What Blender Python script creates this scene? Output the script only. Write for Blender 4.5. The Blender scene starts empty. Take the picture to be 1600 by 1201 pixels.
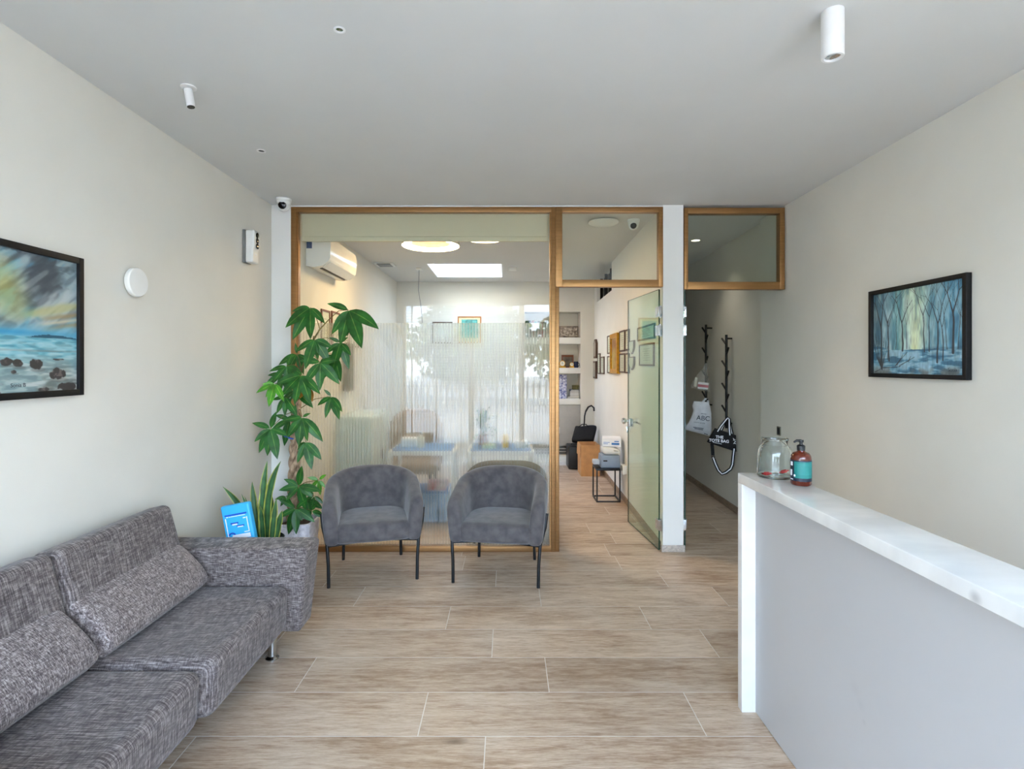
import bpy, bmesh, math, random
import numpy as np
from mathutils import Vector, Matrix

SC = bpy.context.scene
COL = SC.collection
PI = math.pi
random.seed(7)

# ------------------------------------------------------------------ camera, sky, sun, exposure
F, VX, VY, EYE, CEIL = 840.0, 793.0, 569.0, 1.53, 2.83
cam_data = bpy.data.cameras.new('camera')
cam_data.sensor_width = 36.0
cam_data.lens = F * 36.0 / 1600.0
cam_data.shift_x = (800.0 - VX) / 1600.0
cam_data.shift_y = -(600.5 - VY) / 1600.0
cam_data.clip_start = 0.02
cam = bpy.data.objects.new('camera', cam_data)
cam.location = (0, 0, EYE)
cam.rotation_euler = (PI / 2, 0, 0)
COL.objects.link(cam)
SC.camera = cam

SC.view_settings.view_transform = 'Standard'
SC.view_settings.look = 'None'
SC.view_settings.gamma = 1.0
SC.view_settings.use_curve_mapping = False
SC.view_settings.exposure = 2.58

world = bpy.data.worlds.new('sky')
SC.world = world
world.use_nodes = True
wn, wl = world.node_tree.nodes, world.node_tree.links
wn.clear()
w_out = wn.new('ShaderNodeOutputWorld')
w_bg = wn.new('ShaderNodeBackground')
w_tc = wn.new('ShaderNodeTexCoord')
w_sep = wn.new('ShaderNodeSeparateXYZ')
w_ramp = wn.new('ShaderNodeValToRGB')
w_ramp.color_ramp.elements[0].position = 0.0
w_ramp.color_ramp.elements[0].color = (0.78, 0.88, 1.0, 1)
w_ramp.color_ramp.elements[1].position = 0.8
w_ramp.color_ramp.elements[1].color = (0.27, 0.52, 1.0, 1)
wl.new(w_tc.outputs['Generated'], w_sep.inputs[0])
wl.new(w_sep.outputs['Z'], w_ramp.inputs[0])
wl.new(w_ramp.outputs[0], w_bg.inputs['Color'])
w_bg.inputs['Strength'].default_value = 3.9
wl.new(w_bg.outputs[0], w_out.inputs[0])

sun_d = bpy.data.lights.new('sun', 'SUN')
sun_d.energy = 13.0
sun_d.color = (1.0, 0.85, 0.66)
sun_d.angle = math.radians(1.0)
sun = bpy.data.objects.new('sun', sun_d)
sun.rotation_euler = Vector((-0.80, -0.30, -0.50)).to_track_quat('-Z', 'Y').to_euler()
sun.location = (8, 5, 8)
COL.objects.link(sun)


def portal(name, loc, rot, sx, sy):
    d = bpy.data.lights.new(name, 'AREA')
    d.shape = 'RECTANGLE'
    d.size, d.size_y = sx, sy
    d.cycles.is_portal = True
    o = bpy.data.objects.new(name, d)
    o.location, o.rotation_euler = loc, rot
    COL.objects.link(o)


portal('shopfront_daylight', (0.15, -1.28, 1.35), (PI / 2, 0, 0), 4.1, 2.66)
portal('skylight_daylight', (-0.56, 7.49, 3.45), (0, 0, 0), 0.98, 1.06)

# ------------------------------------------------------------------ helpers


def lin(c):
    out = []
    for v in c[:3]:
        v = v / 255.0
        out.append(v / 12.92 if v <= 0.04045 else ((v + 0.055) / 1.055) ** 2.4)
    return tuple(out) + (1.0,)


def P(px, py, Y):
    """the point at depth Y that the photograph shows at px, py"""
    return Vector(((px - VX) * Y / F, Y, EYE - (py - VY) * Y / F))


def PZ(px, py, Z):
    """the point on the level Z that the photograph shows at px, py"""
    Y = (EYE - Z) * F / (py - VY)
    return Vector(((px - VX) * Y / F, Y, Z))


def PX(px, py, X):
    """the point on the plane X that the photograph shows at px, py"""
    Y = X * F / (px - VX)
    return Vector((X, Y, EYE - (py - VY) * Y / F))


def nd(nt, kind, **kw):
    n = nt.nodes.new(kind)
    for k, v in kw.items():
        setattr(n, k, v)
    return n


def mat(name, color, rough=0.5, metal=0.0, vary=0.06, scale=12.0, stretch=(1, 1, 1), bump=0.0, bscale=None,
        spec=0.5, sheen=0.0, coat=0.0, color2=None, emit=0.0, trans=0.0):
    m = bpy.data.materials.new(name)
    m.use_nodes = True
    nt = m.node_tree
    b = nt.nodes['Principled BSDF']
    c1 = lin(color)
    c2 = lin(color2) if color2 else tuple(min(1, v * (1 - 2 * vary)) for v in c1[:3]) + (1,)
    if not color2:
        c1 = tuple(min(1, v * (1 + vary)) for v in c1[:3]) + (1,)
    tc = nd(nt, 'ShaderNodeTexCoord')
    mp = nd(nt, 'ShaderNodeMapping')
    mp.inputs['Scale'].default_value = stretch
    nz = nd(nt, 'ShaderNodeTexNoise')
    nz.inputs['Scale'].default_value = scale
    nz.inputs['Detail'].default_value = 4
    nt.links.new(tc.outputs['Object'], mp.inputs[0])
    nt.links.new(mp.outputs[0], nz.inputs['Vector'])
    rp = nd(nt, 'ShaderNodeValToRGB')
    rp.color_ramp.elements[0].position, rp.color_ramp.elements[1].position = 0.35, 0.65
    rp.color_ramp.elements[0].color, rp.color_ramp.elements[1].color = c2, c1
    nt.links.new(nz.outputs[0], rp.inputs[0])
    nt.links.new(rp.outputs[0], b.inputs['Base Color'])
    b.inputs['Roughness'].default_value = rough
    b.inputs['Metallic'].default_value = metal
    b.inputs['Specular IOR Level'].default_value = spec
    b.inputs['Sheen Weight'].default_value = sheen
    b.inputs['Coat Weight'].default_value = coat
    b.inputs['Coat Roughness'].default_value = 0.04
    b.inputs['Transmission Weight'].default_value = trans
    if emit:
        b.inputs['Emission Color'].default_value = lin(color)
        b.inputs['Emission Strength'].default_value = emit
    if bump:
        bp = nd(nt, 'ShaderNodeBump')
        bp.inputs['Strength'].default_value = bump
        bp.inputs['Distance'].default_value = 0.01
        src = nz
        if bscale:
            src = nd(nt, 'ShaderNodeTexNoise')
            src.inputs['Scale'].default_value = bscale
            nt.links.new(tc.outputs['Object'], src.inputs['Vector'])
        nt.links.new(src.outputs[0], bp.inputs['Height'])
        nt.links.new(bp.outputs[0], b.inputs['Normal'])
    return m


def glass(name, tint=(0.97, 0.985, 0.975), ior=1.5, haze=0.0):
    """clear pane: what passes is tinted, what mirrors follows the viewing angle"""
    m = bpy.data.materials.new(name)
    m.use_nodes = True
    nt = m.node_tree
    nt.nodes.clear()
    out = nd(nt, 'ShaderNodeOutputMaterial')
    tr = nd(nt, 'ShaderNodeBsdfTransparent')
    tr.inputs[0].default_value = tuple(tint) + (1,)
    gl = nd(nt, 'ShaderNodeBsdfGlossy')
    gl.inputs['Roughness'].default_value = 0.0
    geo = nd(nt, 'ShaderNodeNewGeometry')
    ma = nd(nt, 'ShaderNodeMapRange')
    ma.inputs['To Min'].default_value = ior
    ma.inputs['To Max'].default_value = 1.0 / ior
    nt.links.new(geo.outputs['Backfacing'], ma.inputs['Value'])
    fr = nd(nt, 'ShaderNodeFresnel')
    nt.links.new(ma.outputs[0], fr.inputs['IOR'])
    mx = nd(nt, 'ShaderNodeMixShader')
    nt.links.new(fr.outputs[0], mx.inputs[0])
    last = tr
    if haze:
        df = nd(nt, 'ShaderNodeBsdfDiffuse')
        df.inputs[0].default_value = (0.85, 0.87, 0.86, 1)
        m2 = nd(nt, 'ShaderNodeMixShader')
        m2.inputs[0].default_value = haze
        nt.links.new(tr.outputs[0], m2.inputs[1])
        nt.links.new(df.outputs[0], m2.inputs[2])
        last = m2
    nt.links.new(last.outputs[0], mx.inputs[1])
    nt.links.new(gl.outputs[0], mx.inputs[2])
    nt.links.new(mx.outputs[0], out.inputs[0])
    return m


class MB:
    """collects shapes; build() links them as ONE mesh object"""

    def __init__(self):
        self.v, self.f, self.m = [], [], []

    def add(self, verts, faces, mi=0):
        o = len(self.v)
        self.v += [Vector(p) for p in verts]
        for f in faces:
            self.f.append([o + i for i in f])
            self.m.append(mi)
        return self

    def sbox(self, c, s, r=0.004, n=(1, 1, 1), fn=None, rot=None, mi=0, k=3):
        """box with rounded edges: c centre, s full size, r edge radius, n inner divisions"""
        h = [x / 2 for x in s]
        r = min(r, min(h) * 0.999)
        ax = []
        for i in range(3):
            a = h[i] - r
            lo = [-h[i] + r * (1 - math.cos(PI / 2 * j / k)) if False else -h[i] + r * j / k for j in range(k)]
            mid = [-a + 2 * a * j / n[i] for j in range(n[i] + 1)]
            ax.append(lo + mid + [-x for x in reversed(lo)])
        idx, vs, fs = {}, [], []

        def vid(p):
            key = tuple(round(x, 6) for x in p)
            if key not in idx:
                q = [max(-(h[i] - r), min(h[i] - r, p[i])) for i in range(3)]
                d = Vector([p[i] - q[i] for i in range(3)])
                L = d.length
                w = Vector(q) + (d * (r / L) if L > 1e-9 else d)
                if fn:
                    w = Vector(fn(w))
                if rot is not None:
                    w = rot @ w
                idx[key] = len(vs)
                vs.append(w + Vector(c))
            return idx[key]
        for a in range(3):
            u, w = (a + 1) % 3, (a + 2) % 3
            for sgn in (-1, 1):
                for i in range(len(ax[u]) - 1):
                    for j in range(len(ax[w]) - 1):
                        q = []
                        for (ii, jj) in ((i, j), (i + 1, j), (i + 1, j + 1), (i, j + 1)):
                            p = [0, 0, 0]
                            p[a], p[u], p[w] = sgn * h[a], ax[u][ii], ax[w][jj]
                            q.append(vid(p))
                        if len(set(q)) >= 3:
                            q = list(dict.fromkeys(q))
                            fs.append(q if sgn > 0 else q[::-1])
        return self.add(vs, fs, mi)

    def box(self, x0, x1, y0, y1, z0, z1, mi=0, r=0):
        if r:
            return self.sbox(((x0 + x1) / 2, (y0 + y1) / 2, (z0 + z1) / 2), (abs(x1 - x0), abs(y1 - y0), abs(z1 - z0)), r, mi=mi, k=2)
        vs = [(x, y, z) for z in (z0, z1) for y in (y0, y1) for x in (x0, x1)]
        return self.add(vs, [(0, 2, 3, 1), (4, 5, 7, 6), (0, 1, 5, 4), (2, 6, 7, 3), (0, 4, 6, 2), (1, 3, 7, 5)], mi)

    def loft(self, rings, cap=True, closed=True, mi=0):
        n = len(rings[0])
        vs = [p for r in rings for p in r]
        fs = []
        for i in range(len(rings) - 1):
            for j in range(n if closed else n - 1):
                a, b = i * n + j, i * n + (j + 1) % n
                fs.append((a, b, b + n, a + n))
        if cap and closed:
            fs.append(tuple(range(n))[::-1])
            fs.append(tuple((len(rings) - 1) * n + j for j in range(n)))
        return self.add(vs, fs, mi)

    def prism(self, poly, z0, z1, mi=0):
        """a floor-plan polygon pulled up from z0 to z1"""
        return self.loft([[(x, y, z0) for x, y in poly], [(x, y, z1) for x, y in poly]], mi=mi)

    def tube(self, pts, r, seg=10, cap=True, mi=0):
        pts = [Vector(p) for p in pts]
        rs = r if isinstance(r, (list, tuple)) else [r] * len(pts)
        rings, nrm = [], None
        for i, p in enumerate(pts):
            t = (pts[min(i + 1, len(pts) - 1)] - pts[max(i - 1, 0)]).normalized()
            if nrm is None:
                a = Vector((0, 0, 1)) if abs(t.z) < 0.9 else Vector((1, 0, 0))
                nrm = t.cross(a).normalized()
            nrm = (nrm - t * nrm.dot(t)).normalized()
            b = t.cross(nrm)
            rings.append([p + (nrm * math.cos(2 * PI * k / seg) + b * math.sin(2 * PI * k / seg)) * rs[i] for k in range(seg)])
        return self.loft(rings, cap, mi=mi)

    def lathe(self, prof, c=(0, 0, 0), seg=32, cap=True, mi=0, mtx=None):
        rings = []
        for r, z in prof:
            ring = [Vector((r * math.cos(2 * PI * k / seg), r * math.sin(2 * PI * k / seg), z)) for k in range(seg)]
            if mtx is not None:
                ring = [mtx @ p for p in ring]
            rings.append([p + Vector(c) for p in ring])
        return self.loft(rings, cap, mi=mi)

    def strip(self, pts, wid, nrm, th=0.002, mi=0):
        """flat band along pts, wid across, th thick, lying square to nrm"""
        pts = [Vector(p) for p in pts]
        rings = []
        for i, p in enumerate(pts):
            t = (pts[min(i + 1, len(pts) - 1)] - pts[max(i - 1, 0)]).normalized()
            nn = Vector(nrm) - t * t.dot(Vector(nrm))
            nn.normalize()
            s = t.cross(nn) * wid / 2
            rings.append([p - s, p + s, p + s + nn * th, p - s + nn * th])
        return self.loft(rings, mi=mi)

    def text(self, s, size, mtx, mi=0, extrude=0.0004, bold=0.0):
        cu = bpy.data.curves.new('lettering', 'FONT')
        cu.body, cu.size, cu.extrude, cu.offset = s, size, extrude, bold
        cu.align_x, cu.align_y = 'CENTER', 'CENTER'
        o = bpy.data.objects.new('lettering', cu)
        COL.objects.link(o)
        bpy.context.view_layer.update()
        me = bpy.data.meshes.new_from_object(o.evaluated_get(bpy.context.evaluated_depsgraph_get()))
        self.add([mtx @ v.co for v in me.vertices], [list(p.vertices) for p in me.polygons], mi)
        bpy.data.objects.remove(o)
        bpy.data.curves.remove(cu)
        bpy.data.meshes.remove(me)
        return self

    def build(self, name, mats, parent=None, origin=None, smooth=35, local=False, subsurf=0):
        me = bpy.data.meshes.new(name)
        off = Vector((0, 0, 0))
        if parent is not None and not local:
            p = parent
            while p is not None:
                off += p.location
                p = p.parent
        if origin is not None:
            off = Vector(origin)
        me.from_pydata([v - off for v in self.v], [], self.f)
        mats = mats if isinstance(mats, (list, tuple)) else [mats]
        for m in mats:
            me.materials.append(m)
        for p, mi in zip(me.polygons, self.m):
            p.material_index = mi
            p.use_smooth = bool(smooth)
        bm = bmesh.new()
        bm.from_mesh(me)
        bmesh.ops.recalc_face_normals(bm, faces=bm.faces)
        bm.to_mesh(me)
        bm.free()
        if smooth:
            me.set_sharp_from_angle(angle=math.radians(smooth))
        o = bpy.data.objects.new(name, me)
        COL.objects.link(o)
        if parent is not None:
            o.parent = parent
        if origin is not None:
            o.location = origin
        if subsurf:
            s = o.modifiers.new('smooth', 'SUBSURF')
            s.levels = s.render_levels = subsurf
        return o


def tag(o, label, cat, group=None):
    o['label'], o['category'] = label, cat
    if group:
        o['group'] = group
    return o


def thing(name, label, cat, loc=(0, 0, 0), rz=0.0, group=None):
    o = bpy.data.objects.new(name, None)
    o.empty_display_size = 0.1
    COL.objects.link(o)
    o.location, o.rotation_euler = loc, (0, 0, rz)
    return tag(o, label, cat, group)


def struct(o, label=None, cat=None):
    o['kind'] = 'structure'
    if label:
        o['label'] = label
        o['category'] = cat
    return o


def dup(root, loc, rz, label, group=None):
    r = root.copy()
    COL.objects.link(r)
    r.location, r.rotation_euler = loc, (0, 0, rz)
    r['label'] = label
    if group:
        r['group'] = group
    for ch in list(root.children):
        c = ch.copy()
        COL.objects.link(c)
        c.parent = r
        for g in ch.children:
            d = g.copy()
            COL.objects.link(d)
            d.parent = c
    return r


# ------------------------------------------------------------------ materials
M = {}
M['wall'] = mat('wall_paint', (226, 222, 210), 0.85, vary=0.012, scale=3, bump=0.04, bscale=180)
M['wall_white'] = mat('white_wall_paint', (236, 235, 229), 0.8, vary=0.01, scale=3)
M['ceiling'] = mat('ceiling_paint', (214, 213, 208), 0.9, vary=0.012, scale=2)
M['bronze'] = mat('bronze_aluminium', (172, 130, 86), 0.34, metal=0.9, vary=0.05, scale=3, stretch=(1, 1, 20))
M['white_metal'] = mat('white_lacquered_metal', (232, 230, 226), 0.35, vary=0.02)
M['white_plastic'] = mat('white_plastic', (232, 232, 226), 0.4, vary=0.02)
M['grey_plastic'] = mat('grey_plastic', (120, 122, 120), 0.5)
M['black_plastic'] = mat('black_plastic', (24, 25, 27), 0.4)
M['black_glass'] = mat('black_lens', (8, 8, 9), 0.08)
M['black_metal'] = mat('black_powder_coated_metal', (22, 24, 28), 0.4, metal=0.2)
M['black_fabric'] = mat('black_canvas', (20, 20, 22), 0.85, vary=0.2, scale=90, bump=0.2)
M['black_frame'] = mat('black_picture_frame', (20, 20, 22), 0.5, vary=0.15, scale=30, spec=0.3)
M['brown_frame'] = mat('brown_picture_frame', (84, 56, 38), 0.45, vary=0.15, scale=30)
M['gold_frame'] = mat('gold_picture_frame', (214, 158, 38), 0.35, metal=0.3, vary=0.12, scale=25)
M['chrome'] = mat('chrome', (205, 208, 210), 0.12, metal=1.0, vary=0.03)
M['paper'] = mat('paper', (226, 226, 214), 0.8, vary=0.02, scale=20)
M['ink'] = mat('dark_print', (52, 56, 62), 0.8)
M['panel_grey'] = mat('grey_lacquered_panel', (188, 186, 184), 0.55, vary=0.012, scale=2)
M['cabinet_grey'] = mat('greige_cabinet_lacquer', (176, 172, 164), 0.5, vary=0.02)
M['baseboard'] = mat('wood_look_baseboard_tile', (150, 128, 108), 0.5, vary=0.15, scale=14, stretch=(1, 1, 6))
M['baseboard_pale'] = mat('pale_baseboard_tile', (196, 184, 172), 0.5, vary=0.15, scale=60, stretch=(1, 1, 3))
M['velvet'] = mat('grey_velvet', (100, 95, 95), 0.9, color2=(76, 72, 74), scale=14, bump=0.05, bscale=300, sheen=0.35)
M['brown_upholstery'] = mat('brown_upholstery', (138, 120, 98), 0.7, vary=0.08)
M['glass_edge'] = mat('green_glass_edge', (14, 62, 48), 0.15)
M['pane'] = glass('clear_pane', (0.97, 0.985, 0.975), 1.36)
M['shop_pane'] = glass('shopfront_pane', (0.97, 0.98, 0.98), 1.35)
M['green_pane'] = glass('green_door_glass', (0.86, 0.94, 0.88), 1.5)
M['transom_pane'] = glass('greenish_transom_glass', (0.93, 0.955, 0.92), 1.5)
M['jar_glass'] = bpy.data.materials.new('jar_glass')
M['jar_glass'].use_nodes = True
jn = M['jar_glass'].node_tree
jn.nodes.clear()
jg = nd(jn, 'ShaderNodeBsdfGlass')
jg.inputs['Color'].default_value = (0.965, 0.99, 0.99, 1)
jg.inputs['IOR'].default_value = 1.45
jg.inputs['Roughness'].default_value = 0.0
jn.links.new(jg.outputs[0], nd(jn, 'ShaderNodeOutputMaterial').inputs[0])
M['clear_bag'] = glass('clear_plastic_film', (0.95, 0.95, 0.93), 1.35, haze=0.13)
M['cardboard'] = mat('cardboard', (204, 156, 106), 0.8, vary=0.06)
M['bark'] = mat('braided_bark', (196, 166, 136), 0.9, color2=(128, 102, 80), scale=45, stretch=(1, 1, 0.4), bump=0.6)
M['stem'] = mat('green_brown_stem', (112, 102, 58), 0.7, vary=0.2)
M['soil'] = mat('potting_soil', (70, 52, 40), 0.95, vary=0.3, scale=60)
M['teal'] = mat('teal_label', (24, 122, 116), 0.4, vary=0.04)
M['navy'] = mat('navy_print', (22, 34, 52), 0.4)
M['red'] = mat('red_wrapper', (205, 28, 30), 0.3, vary=0.12, scale=60)
M['sky_blue'] = mat('bright_blue_card', (58, 178, 232), 0.45, vary=0.02)
M['deep_blue'] = mat('deep_blue_print', (36, 78, 190), 0.5)
M['light_print'] = mat('white_print', (240, 243, 248), 0.6, vary=0.02)
M['blue_plastic'] = mat('blue_plastic', (64, 128, 200), 0.4)
M['stone'] = mat('white_marbled_stone', (238, 236, 230), 0.16, color2=(218, 216, 211), scale=2.6, stretch=(1, 2.2, 1))


def leaf_mat(name, c_edge, c_rib, c_mid, lo, hi):
    """leaf colour across its width comes from the attribute 'rib' (0 at the midrib, 1 at the margin)"""
    m = bpy.data.materials.new(name)
    m.use_nodes = True
    nt = m.node_tree
    b = nt.nodes['Principled BSDF']
    at = nd(nt, 'ShaderNodeAttribute', attribute_name='rib')
    rp = nd(nt, 'ShaderNodeValToRGB')
    e = rp.color_ramp.elements
    e[0].position, e[0].color = 0.0, lin(c_rib)
    e[1].position, e[1].color = 1.0, lin(c_edge)
    k = e.new(lo)
    k.color = lin(c_mid)
    k = e.new(hi)
    k.color = lin(c_mid)
    nt.links.new(at.outputs['Fac'], rp.inputs[0])
    tc = nd(nt, 'ShaderNodeTexCoord')
    nz = nd(nt, 'ShaderNodeTexNoise')
    nz.inputs['Scale'].default_value = 18
    nt.links.new(tc.outputs['Object'], nz.inputs['Vector'])
    hs = nd(nt, 'ShaderNodeHueSaturation')
    mr = nd(nt, 'ShaderNodeMapRange')
    mr.inputs['From Min'].default_value, mr.inputs['From Max'].default_value = 0.3, 0.7
    mr.inputs['To Min'].default_value, mr.inputs['To Max'].default_value = 0.65, 1.35
    nt.links.new(nz.outputs[0], mr.inputs['Value'])
    nt.links.new(mr.outputs[0], hs.inputs['Value'])
    nt.links.new(rp.outputs[0], hs.inputs['Color'])
    nt.links.new(hs.outputs[0], b.inputs['Base Color'])
    b.inputs['Roughness'].default_value = 0.38
    b.inputs['Subsurface Weight'].default_value = 0.0
    tl = nd(nt, 'ShaderNodeBsdfTranslucent')
    nt.links.new(hs.outputs[0], tl.inputs[0])
    mx = nd(nt, 'ShaderNodeMixShader')
    mx.inputs[0].default_value = 0.14
    out = nt.nodes['Material Output']
    nt.links.new(b.outputs[0], mx.inputs[1])
    nt.links.new(tl.outputs[0], mx.inputs[2])
    nt.links.new(mx.outputs[0], out.inputs[0])
    return m


M['leaf'] = leaf_mat('glossy_green_leaf', (36, 92, 32), (116, 156, 68), (38, 100, 34), 0.10, 0.6)
M['leaf_young'] = leaf_mat('young_green_leaf', (84, 158, 40), (160, 200, 80), (76, 150, 38), 0.10, 0.6)
M['leaf_dry'] = leaf_mat('yellowed_leaf', (150, 112, 40), (180, 140, 60), (158, 106, 36), 0.10, 0.6)
M['snake_leaf'] = leaf_mat('variegated_leaf', (196, 196, 84), (66, 110, 62), (46, 84, 48), 0.45, 0.62)


def fabric_mat(name, scales, gain=1.0):
    m = bpy.data.materials.new(name)
    m.use_nodes = True
    nt = m.node_tree
    b = nt.nodes['Principled BSDF']
    tc = nd(nt, 'ShaderNodeTexCoord')
    vals = []
    for sc in scales:
        mp = nd(nt, 'ShaderNodeMapping')
        mp.inputs['Scale'].default_value = sc
        nz = nd(nt, 'ShaderNodeTexNoise')
        nz.inputs['Scale'].default_value = 1.0
        nz.inputs['Detail'].default_value = 3
        nz.inputs['Roughness'].default_value = 0.7
        nt.links.new(tc.outputs['Object'], mp.inputs[0])
        nt.links.new(mp.outputs[0], nz.inputs['Vector'])
        vals.append(nz.outputs[0])
    a1 = nd(nt, 'ShaderNodeMath', operation='MULTIPLY_ADD')
    nt.links.new(vals[0], a1.inputs[0])
    a1.inputs[1].default_value = 0.6
    a2 = nd(nt, 'ShaderNodeMath', operation='MULTIPLY_ADD')
    nt.links.new(vals[1], a2.inputs[0])
    a2.inputs[1].default_value = 0.3
    a3 = nd(nt, 'ShaderNodeMath', operation='MULTIPLY')
    nt.links.new(vals[2], a3.inputs[0])
    a3.inputs[1].default_value = 0.25
    nt.links.new(a3.outputs[0], a2.inputs[2])
    nt.links.new(a2.outputs[0], a1.inputs[2])
    rp = nd(nt, 'ShaderNodeValToRGB')
    e = rp.color_ramp.elements
    e[0].position, e[0].color = 0.43, lin([min(255, v * gain) for v in (48, 39, 37)])
    e[1].position, e[1].color = 0.74, lin([min(255, v * gain) for v in (188, 177, 171)])
    k = e.new(0.56)
    k.color = lin([min(255, v * gain) for v in (104, 93, 90)])
    nt.links.new(a1.outputs[0], rp.inputs[0])
    nt.links.new(rp.outputs[0], b.inputs['Base Color'])
    b.inputs['Roughness'].default_value = 0.95
    b.inputs['Sheen Weight'].default_value = 0.15
    bp = nd(nt, 'ShaderNodeBump')
    bp.inputs['Strength'].default_value = 0.35
    bp.inputs['Distance'].default_value = 0.003
    nt.links.new(a1.outputs[0], bp.inputs['Height'])
    nt.links.new(bp.outputs[0], b.inputs['Normal'])
    return m


M['tweed'] = fabric_mat('grey_tweed', ((16, 260, 16), (240, 22, 60), (60, 30, 230)), 0.89)
M['tweed_bolster'] = fabric_mat('grey_tweed_crosshatch', ((60, 270, 60), (200, 26, 200), (120, 120, 120)), 1.06)
M['tweed_arm'] = fabric_mat('grey_tweed_arm', ((26, 22, 260), (260, 20, 30), (60, 200, 60)), 0.92)


def floor_mat():
    m = bpy.data.materials.new('wood_look_tile')
    m.use_nodes = True
    nt = m.node_tree
    b = nt.nodes['Principled BSDF']
    at = nd(nt, 'ShaderNodeAttribute', attribute_name='plank')
    tc = nd(nt, 'ShaderNodeTexCoord')
    off = nd(nt, 'ShaderNodeVectorMath', operation='MULTIPLY_ADD')
    cmb = nd(nt, 'ShaderNodeCombineXYZ')
    nt.links.new(at.outputs['Fac'], cmb.inputs['X'])
    nt.links.new(at.outputs['Fac'], cmb.inputs['Z'])
    nt.links.new(cmb.outputs[0], off.inputs[0])
    off.inputs[1].default_value = (37, 0, 53)
    nt.links.new(tc.outputs['Object'], off.inputs[2])

    def noise(sc, detail, rough, dist=0.0):
        mp = nd(nt, 'ShaderNodeMapping')
        mp.inputs['Scale'].default_value = sc
        nz = nd(nt, 'ShaderNodeTexNoise')
        nz.inputs['Scale'].default_value = 1.0
        nz.inputs['Detail'].default_value = detail
        nz.inputs['Roughness'].default_value = rough
        nz.inputs['Distortion'].default_value = dist
        nt.links.new(off.outputs[0], mp.inputs[0])
        nt.links.new(mp.outputs[0], nz.inputs['Vector'])
        return nz.outputs[0]

    n1 = noise((4.5, 32, 1), 9, 0.7, 0.5)
    n2 = noise((16, 150, 1), 5, 0.75)
    n3 = noise((1.3, 4, 1), 3, 0.5, 0.6)
    s1 = nd(nt, 'ShaderNodeMath', operation='MULTIPLY_ADD')
    nt.links.new(n2, s1.inputs[0])
    s1.inputs[1].default_value = 0.42
    s2 = nd(nt, 'ShaderNodeMath', operation='MULTIPLY_ADD')
    nt.links.new(n1, s2.inputs[0])
    s2.inputs[1].default_value = 0.55
    s3 = nd(nt, 'ShaderNodeMath', operation='MULTIPLY')
    nt.links.new(n3, s3.inputs[0])
    s3.inputs[1].default_value = 0.35
    nt.links.new(s3.outputs[0], s2.inputs[2])
    nt.links.new(s2.outputs[0], s1.inputs[2])
    rp = nd(nt, 'ShaderNodeValToRGB')
    e = rp.color_ramp.elements
    e[0].position, e[0].color = 0.40, lin((116, 90, 68))
    e[1].position, e[1].color = 0.86, lin((222, 205, 184))
    k = e.new(0.56)
    k.color = lin((162, 134, 108))
    k = e.new(0.68)
    k.color = lin((194, 172, 148))
    nt.links.new(s1.outputs[0], rp.inputs[0])
    # knots
    mp = nd(nt, 'ShaderNodeMapping')
    mp.inputs['Scale'].default_value = (1.3, 3.1, 1)
    vo = nd(nt, 'ShaderNodeTexVoronoi')
    vo.inputs['Scale'].default_value = 1.2
    nt.links.new(off.outputs[0], mp.inputs[0])
    nt.links.new(mp.outputs[0], vo.inputs['Vector'])
    kr = nd(nt, 'ShaderNodeMapRange')
    kr.inputs['From Min'].default_value, kr.inputs['From Max'].default_value = 0.02, 0.10
    kr.inputs['To Min'].default_value, kr.inputs['To Max'].default_value = 0.7, 0.0
    nt.links.new(vo.outputs['Distance'], kr.inputs['Value'])
    mk = nd(nt, 'ShaderNodeMix', data_type='RGBA')
    nt.links.new(kr.outputs[0], mk.inputs['Factor'])
    nt.links.new(rp.outputs[0], mk.inputs['A'])
    mk.inputs['B'].default_value = lin((92, 70, 54))
    hs = nd(nt, 'ShaderNodeHueSaturation')
    mr = nd(nt, 'ShaderNodeMapRange')
    mr.inputs['To Min'].default_value, mr.inputs['To Max'].default_value = 0.90, 1.10
    nt.links.new(at.outputs['Fac'], mr.inputs['Value'])
    nt.links.new(mr.outputs[0], hs.inputs['Value'])
    nt.links.new(mk.outputs['Result'], hs.inputs['Color'])
    nt.links.new(hs.outputs[0], b.inputs['Base Color'])
    b.inputs['Roughness'].default_value = 0.42
    bp = nd(nt, 'ShaderNodeBump')
    bp.inputs['Strength'].default_value = 0.12
    bp.inputs['Distance'].default_value = 0.004
    nt.links.new(s1.outputs[0], bp.inputs['Height'])
    nt.links.new(bp.outputs[0], b.inputs['Normal'])
    return m


M['floor'] = floor_mat()
M['grout'] = mat('pale_grout', (224, 218, 208), 0.9)


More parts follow.
